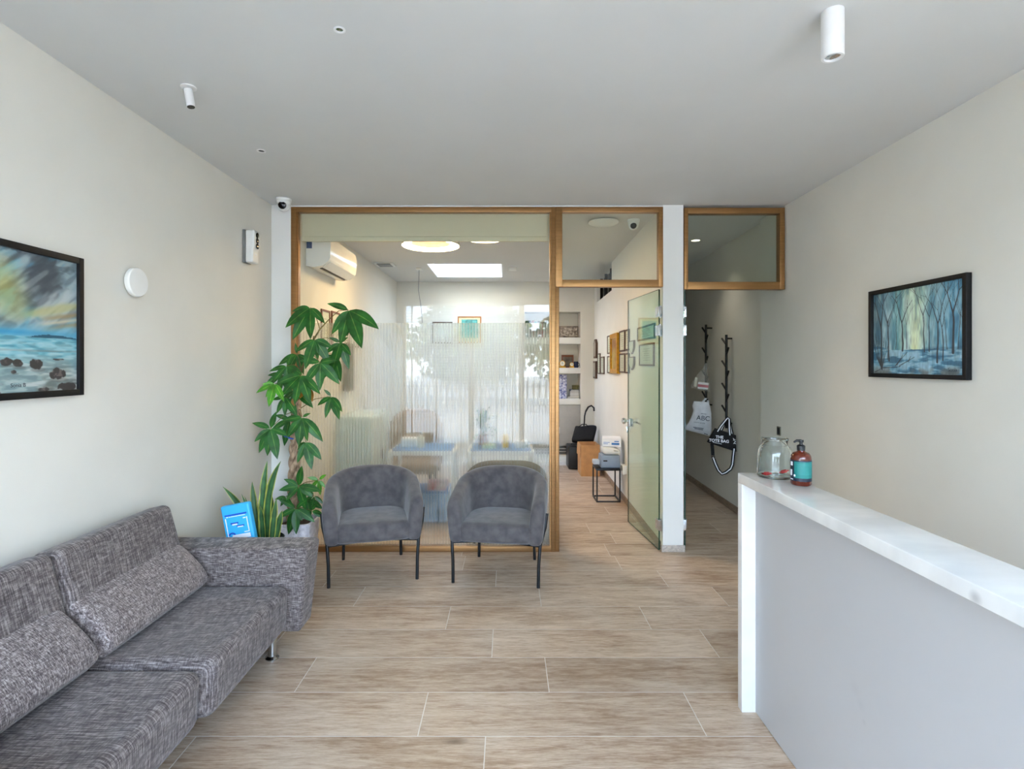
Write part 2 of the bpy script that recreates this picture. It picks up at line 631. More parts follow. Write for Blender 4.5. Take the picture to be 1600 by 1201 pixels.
def film_mat():
    """reeded privacy film: narrow upright stripes, alternately frosted and clear"""
    m = bpy.data.materials.new('reeded_privacy_film')
    m.use_nodes = True
    nt = m.node_tree
    nt.nodes.clear()
    out = nd(nt, 'ShaderNodeOutputMaterial')
    tc = nd(nt, 'ShaderNodeTexCoord')
    sp = nd(nt, 'ShaderNodeSeparateXYZ')
    nt.links.new(tc.outputs['Object'], sp.inputs[0])
    mu = nd(nt, 'ShaderNodeMath', operation='MULTIPLY')
    mu.inputs[1].default_value = 41.0
    nt.links.new(sp.outputs['X'], mu.inputs[0])
    fr = nd(nt, 'ShaderNodeMath', operation='PINGPONG')
    fr.inputs[1].default_value = 0.5
    nt.links.new(mu.outputs[0], fr.inputs[0])
    mr = nd(nt, 'ShaderNodeMapRange')
    mr.inputs['From Min'].default_value, mr.inputs['From Max'].default_value = 0.06, 0.14
    nt.links.new(fr.outputs[0], mr.inputs['Value'])
    tr = nd(nt, 'ShaderNodeBsdfTransparent')
    tr.inputs[0].default_value = (0.95, 0.96, 0.95, 1)
    rf = nd(nt, 'ShaderNodeBsdfRefraction')
    rf.inputs['Color'].default_value = (0.96, 0.97, 0.96, 1)
    rf.inputs['Roughness'].default_value = 0.23
    rf.inputs['IOR'].default_value = 1.3
    df = nd(nt, 'ShaderNodeBsdfDiffuse')
    df.inputs[0].default_value = (0.85, 0.86, 0.83, 1)
    tl = nd(nt, 'ShaderNodeBsdfTranslucent')
    tl.inputs[0].default_value = (0.9, 0.9, 0.87, 1)
    h = nd(nt, 'ShaderNodeMixShader')
    h.inputs[0].default_value = 0.5
    nt.links.new(df.outputs[0], h.inputs[1])
    nt.links.new(tl.outputs[0], h.inputs[2])
    f = nd(nt, 'ShaderNodeMixShader')
    f.inputs[0].default_value = 0.16
    nt.links.new(rf.outputs[0], f.inputs[1])
    nt.links.new(h.outputs[0], f.inputs[2])
    mx = nd(nt, 'ShaderNodeMixShader')
    nt.links.new(mr.outputs[0], mx.inputs[0])
    nt.links.new(tr.outputs[0], mx.inputs[1])
    nt.links.new(f.outputs[0], mx.inputs[2])
    gl = nd(nt, 'ShaderNodeBsdfGlossy')
    gl.inputs['Roughness'].default_value = 0.015
    g2 = nd(nt, 'ShaderNodeMixShader')
    g2.inputs[0].default_value = 0.018
    nt.links.new(mx.outputs[0], g2.inputs[1])
    nt.links.new(gl.outputs[0], g2.inputs[2])
    nt.links.new(g2.outputs[0], out.inputs[0])
    return m


M['film'] = film_mat()

# ------------------------------------------------------------------ the room
XL, XR, YF, YP, YB = -1.927, 2.272, -1.0, 4.39, 8.48
Y_STEP = 4.83


def div_x(y):          # treatment-room face of the dividing wall (runs slightly askew)
    return 1.1606 + 0.0247 * y


def cor_x(y):          # right-hand wall of the corridor
    return 2.177 + 0.0317 * y


# floor: one tile per face, grout between
row_y = [EYE * F / (y - VY) for y in (1150, 1080.3, 1027, 983.5, 946.6, 916, 890.7)]
W = (row_y[-1] - row_y[0]) / 6
joints = {0: [(757, 1180)], 1: [(661, 1115), (1086, 1115)], 2: [(481.3, 1048), (857, 1054)], 3: [(769.5, 1005), (1108, 1005)],
          4: [(700.3, 965), (1009.4, 965)], 5: [(562, 931), (842.7, 931.6), (1123, 931)], 6: [(775, 905), (1037.7, 905)], 7: [(725, 879), (967, 882)]}
fl = MB()
plank_id = []
G = 0.0021
k0 = -int((row_y[0] + 1.3) / W) - 1
for k in range(k0, 20):
    y0 = row_y[0] + k * W
    y1 = y0 + W
    jr = k + 1
    if jr in joints:
        px, py = joints[jr][0]
        x0 = (px - VX) * (EYE * F / (py - VY)) / F
    else:
        x0 = random.uniform(0, 1.19)
    x = x0 - 1.19 * 6
    while x < 2.9:
        a, b_ = max(x + G, -2.2), min(x + 1.19 - G, 2.9)
        if b_ > a:
            fl.add([(a, y0 + G, 0), (b_, y0 + G, 0), (b_, y1 - G, 0), (a, y1 - G, 0)], [(0, 1, 2, 3)], 0)
            plank_id.append(random.random())
        x += 1.19
n_pl = len(plank_id)
fl.box(-2.2, 2.9, YF - 0.25, YB + 0.6, -0.12, -0.0012, mi=1)
floor = struct(fl.build('floor', [M['floor'], M['grout']], smooth=0))
att = floor.data.attributes.new('plank', 'FLOAT', 'FACE')
att.data.foreach_set('value', plank_id + [0.5] * (len(floor.data.polygons) - n_pl))

# ceiling with the skylight shaft
SX0, SX1, SY0, SY1 = -1.058, -0.062, 6.955, 8.03
c = MB()
c.box(-2.2, SX0, YF - 0.2, YB + 0.6, CEIL, CEIL + 0.2)
c.box(SX1, 2.9, YF - 0.2, YB + 0.6, CEIL, CEIL + 0.2)
c.box(SX0, SX1, YF - 0.2, SY0, CEIL, CEIL + 0.2)
c.box(SX0, SX1, SY1, YB + 0.6, CEIL, CEIL + 0.2)
struct(c.build('ceiling', M['ceiling'], smooth=0))
c = MB()
c.box(SX0 + 0.001, SX0 + 0.02, SY0 + 0.001, SY1 - 0.001, CEIL - 0.001, 3.5)
c.box(SX1 - 0.02, SX1 - 0.001, SY0 + 0.001, SY1 - 0.001, CEIL - 0.001, 3.5)
c.box(SX0 + 0.02, SX1 - 0.02, SY0 + 0.001, SY0 + 0.02, CEIL - 0.001, 3.5)
c.box(SX0 + 0.02, SX1 - 0.02, SY1 - 0.02, SY1 - 0.001, CEIL - 0.001, 3.5)
struct(c.build('trim_skylight', M['wall_white'], smooth=0))

struct(MB().box(XL - 0.2, XL, YF - 0.2, YP + 0.1, 0, CEIL).build('wall_left', M['wall'], smooth=0))
struct(MB().box(XL, -1.768, YP, YP + 0.1, 0, CEIL).build('wall_return', M['wall_white'], smooth=0))
struct(MB().box(-2.1, -1.75, YP + 0.1, YB + 0.4, 0, CEIL).build('wall_treatment_left', M['wall'], smooth=0))
struct(MB().box(XR, 2.46, YF - 0.2, Y_STEP, 0, CEIL).build('wall_right', M['wall'], smooth=0))
struct(MB().prism([(cor_x(Y_STEP), Y_STEP), (cor_x(YB), YB + 0.01), (2.8, YB + 0.01), (2.8, Y_STEP)], 0, CEIL).build('wall_corridor', M['wall'], smooth=0))
struct(MB().box(1.3, 2.8, YB + 0.01, YB + 0.3, 0, CEIL).build('wall_corridor_end', M['wall'], smooth=0))
# dividing wall: its end is the white column beside the glass door; a strip window runs under the ceiling at the far end
CY0, CY1, CZ = 6.87, 8.2, 2.475
d = MB()
for (ya, yb, za, zb) in ((YP, CY0, 0, CEIL), (CY0, CY1, 0, CZ), (CY1, YB + 0.01, 0, CEIL)):
    xa = 1.269 if ya == YP else div_x(ya)
    d.prism([(xa, ya), (div_x(ya) + 0.167, ya), (div_x(yb) + 0.167, yb), (div_x(yb), yb)], za, zb)
struct(d.build('wall_divider', M['wall_white'], smooth=0))
w4 = thing('window_4', 'dark high strip window under the ceiling of the rear room', 'window', (div_x(7.5) + 0.08, 7.5, CZ))
struct(w4)
f4 = MB()
for y in (CY0 + 0.012, 7.3, 7.75, CY1 - 0.012):
    f4.box(div_x(y) + 0.05, div_x(y) + 0.09, y - 0.012, y + 0.012, CZ, CEIL)
f4.build('window_frame', M['black_frame'], w4, smooth=0)
g4 = MB()
g4.prism([(div_x(CY0) + 0.1, CY0), (div_x(CY0) + 0.11, CY0), (div_x(CY1) + 0.11, CY1), (div_x(CY1) + 0.1, CY1)], CZ, CEIL)
g4.build('pane', mat('painted_dark_interior', (58, 56, 50), 0.2), w4, smooth=0)  # opaque pane coloured dark to show the unlit space behind

# rear wall with the shelf niche
NX0, NX1, NZ0, NZ1, ND = 0.273, 1.151, 0.10, 2.358, 0.30
b = MB()
b.box(-1.76, NX0, YB, YB + 0.4, 0, CEIL)
b.box(NX1, 1.40, YB, YB + 0.4, 0, CEIL)
b.box(NX0, NX1, YB, YB + 0.4, NZ1, CEIL)
b.box(NX0, NX1, YB, YB + 0.4, 0, NZ0)
b.box(NX0, NX1, YB + ND, YB + 0.4, NZ0, NZ1)
struct(b.build('wall_back', M['wall'], smooth=0))
for z1, z0, nm in ((1.954, 1.853, 0), (1.475, 1.385, 0), (0.985, 0.894, 0)):
    o = MB().box(NX0, NX1, YB - 0.004, YB + ND, z0, z1, r=0.003).build('trim_shelf', M['wall_white'])
    struct(o)

# baseboards
struct(MB().prism([(div_x(YP + 0.05) - 0.012, YP + 0.06), (div_x(YP + 0.05) + 0.002, YP + 0.06), (div_x(YB) + 0.002, YB), (div_x(YB) - 0.012, YB)], 0, 0.065).build('baseboard_right', M['baseboard'], smooth=0))
struct(MB().prism([(cor_x(Y_STEP) - 0.012, Y_STEP), (cor_x(Y_STEP) + 0.002, Y_STEP), (cor_x(YB) + 0.002, YB), (cor_x(YB) - 0.012, YB)], 0, 0.07).build('baseboard_corridor', M['baseboard'], smooth=0))
struct(MB().box(1.255, 1.447, YP - 0.012, YP, 0, 0.055, r=0.003).build('baseboard_front', M['baseboard_pale']))
struct(MB().box(-1.75, NX1 + 0.25, YB - 0.012, YB, 0, 0.07).build('baseboard_back', M['wall_white'], smooth=0))
struct(MB().box(XL, XL + 0.012, YF, YP, 0, 0.07).build('baseboard_left', M['baseboard_pale'], smooth=0))

# ------------------------------------------------------------------ glazed partition


def yz(px, py, Y=YP):
    q = P(px, py, Y)
    return q.x, q.z


def frame_rect(mb, x0, x1, z0, z1, l, r, t, bt, y0, y1, mi=0):
    e = 0.002
    mb.box(x0, x0 + l, y0, y1, z0, z1, mi, r=0.003)
    mb.box(x1 - r, x1, y0, y1, z0, z1, mi, r=0.003)
    mb.box(x0 + l - e, x1 - r + e, y0 + 0.001, y1 - 0.001, z1 - t, z1, mi, r=0.003)
    if bt:
        mb.box(x0 + l - e, x1 - r + e, y0 + 0.001, y1 - 0.001, z0, z0 + bt, mi, r=0.003)


FY0, FY1 = YP - 0.005, YP + 0.06
px2 = 0.0052261   # metres per photograph pixel in the partition plane
WX0, WX1 = -1.768, (868 - VX) * px2
w1 = thing('window_1', 'large fixed glazed partition in bronze frame with reeded privacy film', 'window', ((WX0 + WX1) / 2, YP + 0.03, 0))
struct(w1)
m = MB()
frame_rect(m, WX0, WX1, 0.0, 2.815, 0.045, 0.036, 0.042, 0.045, FY0, FY1)
m.box(WX0 + 0.045, WX0 + 0.057, FY0 + 0.012, FY1 - 0.01, 0.04, 2.775)
m.box(WX1 - 0.048, WX1 - 0.036, FY0 + 0.012, FY1 - 0.01, 0.04, 2.775)
m.build('frame', M['bronze'], w1)
MB().box(WX0 + 0.05, WX1 - 0.04, YP + 0.018, YP + 0.026, 0.04, 2.775).build('pane', M['pane'], w1, smooth=0)
FILM_TOP = EYE + (VY - 504) * px2
MB().box(WX0 + 0.055, WX1 - 0.045, YP + 0.0275, YP + 0.0295, 0.045, FILM_TOP).build('privacy_film', M['film'], w1, smooth=0)

TX0, TX1 = (868 - VX) * px2, (1036 - VX) * px2
w2 = thing('window_2', 'bronze framed transom pane above the treatment room doorway', 'window', ((TX0 + TX1) / 2, YP + 0.03, 2.16))
struct(w2)
m = MB()
frame_rect(m, TX0, TX1, EYE + (VY - 448) * px2, 2.815, 0.055, 0.036, 0.042, 0.058, FY0, FY1)
m.box(TX0, TX0 + 0.030, FY0 + 0.004, FY1, 0.0, EYE + (VY - 447) * px2, r=0.003)
m.build('frame', M['bronze'], w2)
MB().box(TX0 + 0.05, TX1 - 0.03, YP + 0.018, YP + 0.026, 2.19, 2.785).build('pane', M['transom_pane'], w2, smooth=0)

UX0, UX1 = (1069 - VX) * px2, (1226 - VX) * px2
w3 = thing('window_3', 'bronze framed transom pane above the corridor opening', 'window', ((UX0 + UX1) / 2, YP + 0.03, 2.14))
struct(w3)
m = MB()
frame_rect(m, UX0, UX1, EYE + (VY - 452) * px2, 2.808, 0.032, 0.040, 0.048, 0.062, FY0, FY1)
m.build('frame', M['bronze'], w3)
MB().box(UX0 + 0.03, UX1 - 0.03, YP + 0.018, YP + 0.026, 2.19, 2.77).build('pane', M['transom_pane'], w3, smooth=0)
struct(MB().box(-1.768, 1.269, YP + 0.01, YP + 0.1, 2.817, CEIL).build('trim_head', M['wall_white'], smooth=0))

# roller blind behind the big pane
bx0, bx1 = WX0 + 0.06, WX1 - 0.05
rb = thing('roller_blind', 'pale beige roller blind pulled up to the head of the big glazed partition', 'blind', ((bx0 + bx1) / 2, YP + 0.09, 2.55))
M['blind_fabric'] = mat('beige_blind_fabric', (208, 198, 168), 0.9, vary=0.02, scale=200)
zb1 = EYE + (VY - 366) * px2
zb0 = EYE + (VY - 374) * px2
MB().box(bx0, bx1, YP + 0.075, YP + 0.082, zb1, 2.80).build('fabric', M['blind_fabric'], rb, smooth=0)
MB().sbox(((bx0 + bx1) / 2, YP + 0.0785, (zb0 + zb1) / 2), (bx1 - bx0, 0.022, zb1 - zb0), 0.006).build('hem_bar', M['blind_fabric'], rb)
mt = Matrix.Rotation(PI / 2, 3, 'Y')
MB().lathe([(0.028, -0.5 * (bx1 - bx0)), (0.028, 0.5 * (bx1 - bx0))], ((bx0 + bx1) / 2, YP + 0.115, 2.79), 16, mtx=mt).build('roller_tube', M['white_metal'], rb)

# ------------------------------------------------------------------ glass doors


def glass_door(name, label, hx, hy, ang, width, zs, side):
    t = thing(name, label, 'door', (hx, hy, 0), ang)
    struct(t)
    MB().box(0.006, width, -0.0045, 0.0045, 0.012, 2.142).build('pane', M['green_pane'], t, smooth=0, local=True)
    e = MB()
    e.box(0.002, 0.0058, -0.005, 0.005, 0.012, 2.142)
    e.box(width + 0.0002, width + 0.003, -0.005, 0.005, 0.012, 2.142)
    e.box(0.006, width, -0.005, 0.005, 2.1422, 2.1445)
    e.box(0.006, width, -0.005, 0.005, 0.009, 0.0118)
    e.build('pane_edge', M['glass_edge'], t, smooth=0, local=True)
    for z in zs:
        h = MB()
        h.sbox((0.022, -0.011, z), (0.055, 0.012, 0.085), 0.003)
        h.sbox((0.022, 0.011, z), (0.055, 0.012, 0.085), 0.003)
        h.sbox((-0.008, 0, z), (0.020, 0.030, 0.085), 0.003)
        h.lathe([(0.009, -0.05), (0.009, 0.05)], (-0.004, -0.008 * side, z), 12)
        h.build('hinge', M['chrome'], t, local=True)
    return t


ang1 = math.atan2(5.20 - 4.40, 1.169 - 1.243)
door1 = glass_door('door_1', 'green tinted frameless glass door standing open into the treatment room', 1.243, 4.40, ang1, 0.805, (1.959, 1.807, 0.218), 1)
h = MB()
h.sbox((0.745, 0.013, 0.975), (0.07, 0.016, 0.075), 0.004)
h.sbox((0.745, -0.013, 0.975), (0.07, 0.016, 0.075), 0.004)
lk = h.build('lock_case', M['chrome'], door1, local=True)
MB().lathe([(0.011, 0), (0.011, 0.02), (0.027, 0.03), (0.03, 0.045), (0.024, 0.058), (0.0, 0.06)], (0.745, 0.021, 0.990), 20, mtx=Matrix.Rotation(-PI / 2, 3, 'X')).build('door_knob', M['chrome'], door1, local=True)
MB().tube([(0.745, -0.02, 0.975), (0.745, -0.055, 0.975), (0.735, -0.06, 0.975), (0.64, -0.06, 0.970)], 0.009, 12).build('door_lever', M['chrome'], door1, local=True)
glass_door('door_2', 'green edged glass door standing open edge-on in the corridor opening', 1.452, 4.405, math.radians(71.2), 0.74, (1.959, 1.807, 0.218), -1)
kz = 0.975
kp = P(980, 664, 5.17)
kt = thing('key_bunch', 'small bunch of keys hanging from the lock of the open glass door', 'keys', (kp.x, kp.y, kp.z))
MB().tube([(0.012 * math.cos(a), 0, 0.012 * math.sin(a) - 0.004) for a in [2 * PI * i / 12 for i in range(13)]], 0.0018, 6).build('key_ring', M['chrome'], kt, local=True)
MB().sbox((0, 0, -0.045), (0.012, 0.003, 0.05), 0.001).sbox((0, 0.001, -0.022), (0.022, 0.003, 0.02), 0.001).build('key', M['chrome'], kt, local=True)

# ------------------------------------------------------------------ street front behind the camera
s = MB()
s.box(XL, 2.46, YF - 0.2, YF, 2.68, CEIL)
s.box(2.2, XR, YF - 0.2, YF, 0, 2.68)
struct(s.build('wall_front', M['wall'], smooth=0))


def shop_bay(name, label, cat, x0, x1, extra=None):
    t = thing(name, label, cat, ((x0 + x1) / 2, YF - 0.1, 0))
    struct(t)
    q = MB()
    frame_rect(q, x0, x1, 0, 2.68, 0.05, 0.05, 0.05, 0.06, YF - 0.14, YF - 0.06)
    if extra:
        q.box(x0 + 0.05, x1 - 0.05, YF - 0.13, YF - 0.07, extra, extra + 0.05)
    q.build('frame', M['bronze'], t)
    MB().box(x0 + 0.05, x1 - 0.05, YF - 0.104, YF - 0.096, 0.06, 2.63).build('pane', M['shop_pane'], t, smooth=0)


shop_bay('window_5', 'street window with venetian blind, left of the shopfront', 'window', -1.927, -0.67)
shop_bay('window_6', 'street window with venetian blind, middle of the shopfront', 'window', -0.67, 0.26)
shop_bay('door_3', 'glazed street door behind the viewer', 'door', 0.26, 1.22, 2.1)
shop_bay('added_window_7', 'street window without blind beside the street door, unseen, added for daylight', 'window', 1.22, 2.2)  # unseen bay, glazed and left without blind to bring in more daylight
M['slat'] = mat('aluminium_slat', (214, 212, 204), 0.45, vary=0.02)


def venetian(x0, x1, label):
    t = thing('venetian_blind', label, 'blind', ((x0 + x1) / 2, YF - 0.02, 0), 0, 'venetian blinds of the shopfront')
    q = MB()
    z = 0.12
    R_ = Matrix.Rotation(math.radians(-14), 3, 'X')
    while z < 2.58:
        q.sbox(((x0 + x1) / 2, YF - 0.02, z), (x1 - x0, 0.05, 0.0012), 0.0005, rot=R_, k=1)
        z += 0.052
    q.build('slats', M['slat'], t, smooth=0)
    q = MB()
    n = 3
    for i in range(n):
        x = x0 + 0.15 + (x1 - x0 - 0.3) * i / (n - 1)
        q.box(x - 0.008, x + 0.008, YF - 0.0475, YF - 0.0465, 0.1, 2.6)
        q.box(x - 0.008, x + 0.008, YF + 0.0065, YF + 0.0075, 0.1, 2.6)
    q.build('ladder_tape', M['slat'], t, smooth=0)
    MB().box(x0, x1, YF - 0.05, YF + 0.01, 2.6, 2.66, r=0.003).build('head_rail', M['slat'], t)
    MB().box(x0, x1, YF - 0.045, YF + 0.005, 0.07, 0.095, r=0.003).build('bottom_rail', M['slat'], t)


venetian(-1.90, -0.70, 'pale venetian blind over the street window nearer the left wall')
venetian(-0.64, 0.24, 'pale venetian blind over the street window beside the street door')

# outside: pavement, road-side fence, trees (seen mirrored in the glass partition)
struct(MB().box(-40, 40, -60, YF - 0.2, -0.3, -0.02).build('ground', mat('sunlit_pavement', (168, 160, 150), 0.9, vary=0.08, scale=1.5), smooth=0))
fe = thing('picket_fence', 'grey picket fence across the street, mirrored in the glass partition', 'fence', (0, -8.5, 0))
M['fence'] = mat('grey_painted_pickets', (120, 122, 124), 0.7)
q = MB()
x = -7.0
while x < 8:
    q.box(x, x + 0.08, -8.52, -8.49, 0.1, 1.0)
    x += 0.2
q.build('pickets', M['fence'], fe, smooth=0)
q = MB()
q.box(-7, 8, -8.49, -8.45, 0.2, 0.28)
q.box(-7, 8, -8.49, -8.45, 0.78, 0.86)
q.build('rail', M['fence'], fe, smooth=0)
for x in (-7, -3.5, 0, 3.5, 7.5):
    MB().box(x, x + 0.1, -8.46, -8.36, -0.02, 1.05).build('fence_post', M['fence'], fe, smooth=0)
rng = random.Random(3)
M['tree'] = mat('tree_leaves', (78, 104, 52), 0.8, vary=0.3, scale=2)
for i, (x, y, hgt, lb) in enumerate(((-6.6, -13, 4.3, 'leafy street tree beyond the fence, the one furthest to the side of the sofa'), (-1.5, -14.5, 4.6, 'broad leafy street tree straight behind the viewer beyond the fence'),
                                    (3.6, -13.0, 4.0, 'low leafy street tree beyond the fence opposite the street door'))):
    t = thing('street_tree', lb, 'tree', (x, y, 0), 0, 'street trees beyond the fence')
    MB().tube([(x, y, -0.02), (x + 0.1, y, hgt * 0.35), (x, y, hgt * 0.6)], [0.16, 0.12, 0.06], 8).build('trunk', M['bark'], t)
    q = MB()
    for k in range(3400):
        a, u, v = rng.uniform(0, 2 * PI), rng.uniform(-1, 1), rng.random() ** 0.5
        s2 = math.sqrt(1 - u * u)
        p = Vector((x + 2.8 * v * s2 * math.cos(a), y + 1.6 * v * s2 * math.sin(a), hgt * 0.53 + hgt * 0.47 * v * u))
        n1 = Vector((rng.gauss(0, 1), rng.gauss(0, 1), rng.gauss(0, 1))).normalized() * 0.19
        n2 = n1.cross(Vector((rng.gauss(0, 1), rng.gauss(0, 1), rng.gauss(0, 1)))).normalized() * 0.11
        q.add([p - n1, p + n2, p + n1, p - n2], [(0, 1, 2, 3)])
    q.build('crown', M['tree'], t, smooth=0)

# ------------------------------------------------------------------ sofa
sofa = thing('sofa', 'long low grey tweed sofa along the left wall', 'sofa', (-1.5, 2.05, 0))


def seat_fn(yc, ln, sag, seed):
    rr = random.Random(seed)
    bumps = [(rr.uniform(-0.2, 0.25), rr.uniform(-ln * 0.35, ln * 0.35), rr.uniform(0.05, 0.13), rr.uniform(-0.007, 0.006)) for _ in range(9)]

    def fn(p):
        z = p.z
        x = p.x
        if z > 0:
            u, v = p.x / 0.33, p.y / (ln / 2)
            z -= sag * max(0, 1 - u * u) * max(0, 1 - v * v)
            for bx, by, br, bh in bumps:
                z += bh * math.exp(-((p.x - bx) ** 2 + (p.y - by) ** 2) / (br * br))
        if x > 0.2:
            x += (z - 0.1) * 0.06
        return (x, p.y, z)
    return fn


for (ya, yb, xf, zt, seed) in ((2.10, 2.845, -1.145, 0.372, 3), (1.285, 2.092, -1.175, 0.360, 5)):
    MB().sbox(((-1.80 + xf) / 2, (ya + yb) / 2, (0.125 + zt) / 2), (xf + 1.80, yb - ya, zt - 0.125), 0.055, (14, 16, 5), seat_fn(0, yb - ya, 0.012, seed), k=5).build('seat', M['tweed'], sofa)
lean = Matrix.Rotation(math.radians(-13), 3, 'Y')
for (ya, yb, dx) in ((2.095, 2.81, 0.0), (1.285, 2.085, -0.005)):
    MB().sbox((-1.762 + dx, (ya + yb) / 2, 0.535), (0.13, yb - ya, 0.53), 0.035, (3, 10, 10), lambda p: (p.x + 0.012 * math.cos(p.z * 5), p.y, p.z), rot=lean, k=4).build('backrest', M['tweed'], sofa)


def arm_fn(p):
    t = (p.z + 0.23) / 0.46
    return (p.x + (0.045 * (t - 0.3) if p.x > 0 else 0), p.y * (0.85 + 0.2 * t), p.z)


for yc in (2.955, 1.165):
    MB().sbox((-1.495, yc, 0.325), (0.80, 0.20, 0.455), 0.022, (10, 2, 8), arm_fn, k=4).build('armrest', M['tweed_arm'], sofa)
MB().box(-1.86, -1.24, 1.10, 3.0, 0.105, 0.15, r=0.01).build('base_frame', M['black_metal'], sofa)
for (fx, fy) in ((-1.225, 2.80), (-1.225, 1.3), (-1.82, 2.80), (-1.82, 1.3)):
    MB().lathe([(0.034, 0), (0.034, 0.006), (0.022, 0.016), (0.020, 0.05), (0.022, 0.112)], (fx, fy, 0), 24).build('foot', M['chrome'], sofa)

# bolsters
for (ya, yb, seed, lb) in ((2.10, 2.80, 1, 'long grey tweed bolster leaning on the sofa back beside the far armrest'), (1.34, 2.055, 2, 'long grey tweed bolster leaning on the sofa back nearer the viewer')):
    R_ = Matrix.Rotation(math.radians(-44), 3, 'Y')
    ln = yb - ya

    def pf(p, ln=ln):
        v = abs(p.y) / (ln / 2)
        w = abs(p.z) / 0.15
        k = 1.0 - 0.55 * w ** 3 - 0.1 * v ** 6
        return (p.x * max(k, 0.2), p.y, p.z)
    tag(MB().sbox((-1.665, (ya + yb) / 2, 0.490), (0.135, ln, 0.275), 0.03, (3, 14, 10), pf, rot=R_, k=4).build('bolster_cushion', M['tweed_bolster'], origin=(-1.67, (ya + yb) / 2, 0.38)), lb, 'cushion', 'sofa bolsters')

# ------------------------------------------------------------------ tub chairs


def make_tub(name, label, cat, mat_, leg_mat, group, tall=1.0):
    t = thing(name, label, cat, (0, 0, 0), 0, group)
    path = []
    for yy in (-0.292, -0.286, -0.27, -0.24, -0.18, -0.09):
        path.append((0.322, yy, Vector((1, 0))))
    n = 18
    for i in range(n + 1):
        a = PI * i / n
        ca, sa = math.cos(a), math.sin(a)
        ex = 2 / 2.1
        x, y = 0.322 * math.copysign(abs(ca) ** ex, ca), 0.27 * abs(sa) ** ex
        nn = Vector((ca / 0.322, sa / 0.27)).normalized()
        path.append((x, y, nn))
    for yy in (-0.09, -0.18, -0.24, -0.27, -0.286, -0.292):
        path.append((-0.322, yy, Vector((-1, 0))))

    def top(y):
        pts = [(-0.30, 0.50), (-0.286, 0.535), (-0.27, 0.565), (-0.24, 0.592), (-0.18, 0.612), (-0.09, 0.638), (0.05, 0.680), (0.17, 0.716), (0.26, 0.738), (0.30, 0.740)]
        for (a, za), (b2, zb) in zip(pts, pts[1:]):
            if a <= y <= b2:
                return za + (zb - za) * (y - a) / (b2 - a)
        return pts[-1][1] if y > 0 else pts[0][1]

    rings = []
    for (x, y, nn) in path:
        zt = top(y) * tall
        end = 0.35 if y < -0.289 else (0.8 if y < -0.28 else 1.0)
        th = 0.048 * end
        ring = []
        for (o, q) in ((-0.9, 0.0), (0.0, -0.012), (0.9, 0.0), (1.0, 0.12), (1.0, 0.5), (0.95, 0.86), (0.55, 0.985), (-0.1, 1.0), (-0.75, 0.965), (-1.0, 0.86), (-1.05, 0.5), (-1.0, 0.12)):
            z = 0.29 + (zt - 0.29) * q
            fl_ = 0.030 * (max(q, 0) ** 1.2) - 0.022 - (0.008 if o < 0 else 0)
            off = o * th + fl_ - 0.02
            ring.append((x + nn.x * off, y + nn.y * off, z))
        rings.append(ring)
    MB().loft(rings).build('shell', mat_, t, local=True, subsurf=1, smooth=60)

    def sf(p):
        z = p.z + (0.018 * max(0, 1 - (p.x / 0.26) ** 2) * max(0, 1 - (p.y / 0.26) ** 2) if p.z > 0 else 0)
        y = p.y - (0.014 * (1 - (p.x / 0.27) ** 2) if p.y < -0.15 else 0)
        return (p.x, y, z)
    MB().sbox((0, -0.045, 0.353), (0.535, 0.48, 0.135), 0.045, (10, 10, 4), sf, k=4).build('seat', mat_, t, local=True)
    fr = MB()
    for sx in (-1, 1):
        fr.tube([(sx * 0.30, -0.255, 0.278), (sx * 0.215, 0.235, 0.278)], 0.009, 8)
        fr.tube([(sx * 0.30, -0.255, 0.278), (sx * 0.10, -0.20, 0.278)], 0.008, 8)
    fr.tube([(-0.215, 0.235, 0.278), (0.215, 0.235, 0.278)], 0.009, 8)
    fr.build('under_frame', leg_mat, t, local=True)
    for sx in (-1, 1):
        MB().tube([(sx * 0.300, -0.272, 0), (sx * 0.302, -0.268, 0.15), (sx * 0.312, -0.255, 0.29), (sx * 0.342, -0.21, 0.40), (sx * 0.352, -0.19, 0.49)], 0.0115, 12).build('leg', leg_mat, t, local=True)
        MB().tube([(sx * 0.222, 0.255, 0), (sx * 0.215, 0.235, 0.30)], 0.0115, 12).build('leg', leg_mat, t, local=True)
    return t


ch = make_tub('tub_chair', 'grey velvet tub chair beside the potted tree, before the glass partition', 'chair', M['velvet'], M['black_metal'], 'grey tub chairs')
ch.location, ch.rotation_euler = (-1.005, 4.02, 0), (0, 0, math.radians(15))
dup(ch, (-0.045, 3.995, 0), math.radians(-8.6), 'grey velvet tub chair nearer the open glass door, before the glass partition')

# ------------------------------------------------------------------ plants


def leaf(mb, ribs, base, d, up, L, wd, droop=0.35, fold=0.12, n=7, prof=None, mi=0):
    """one leaf blade from base along d, bending down; ribs collects 0 at the midrib, 1 at the margin"""
    d = Vector(d).normalized()
    up = Vector(up)
    s = d.cross(up)
    if s.length < 1e-3:
        s = d.cross(Vector((1, 0.3, 0)))
    s.normalize()
    nn = s.cross(d).normalized()
    p = Vector(base)
    vs = []
    dd = d.copy()
    for i in range(n + 1):
        t = i / n
        w = (prof(t) if prof else (abs(math.sin(PI * t ** 0.85)) ** 0.85 * (1 - 0.18 * t))) * wd / 2
        w = max(w, 0.0006)
        up_ = s.cross(dd).normalized()
        for k, f in ((-1, 1), (-0.5, 0.45), (0, 0), (0.5, 0.45), (1, 1)):
            vs.append(p + s * (w * k) + up_ * (fold * w * f))
            ribs.append(abs(k))
        dd = (dd + Vector((0, 0, -1)) * (droop / n) * (0.5 + t)).normalized()
        p = p + dd * (L / n)
    fs = []
    for i in range(n):
        for k in range(4):
            a = i * 5 + k
            fs.append((a, a + 1, a + 6, a + 5))
    mb.add(vs, fs, mi)


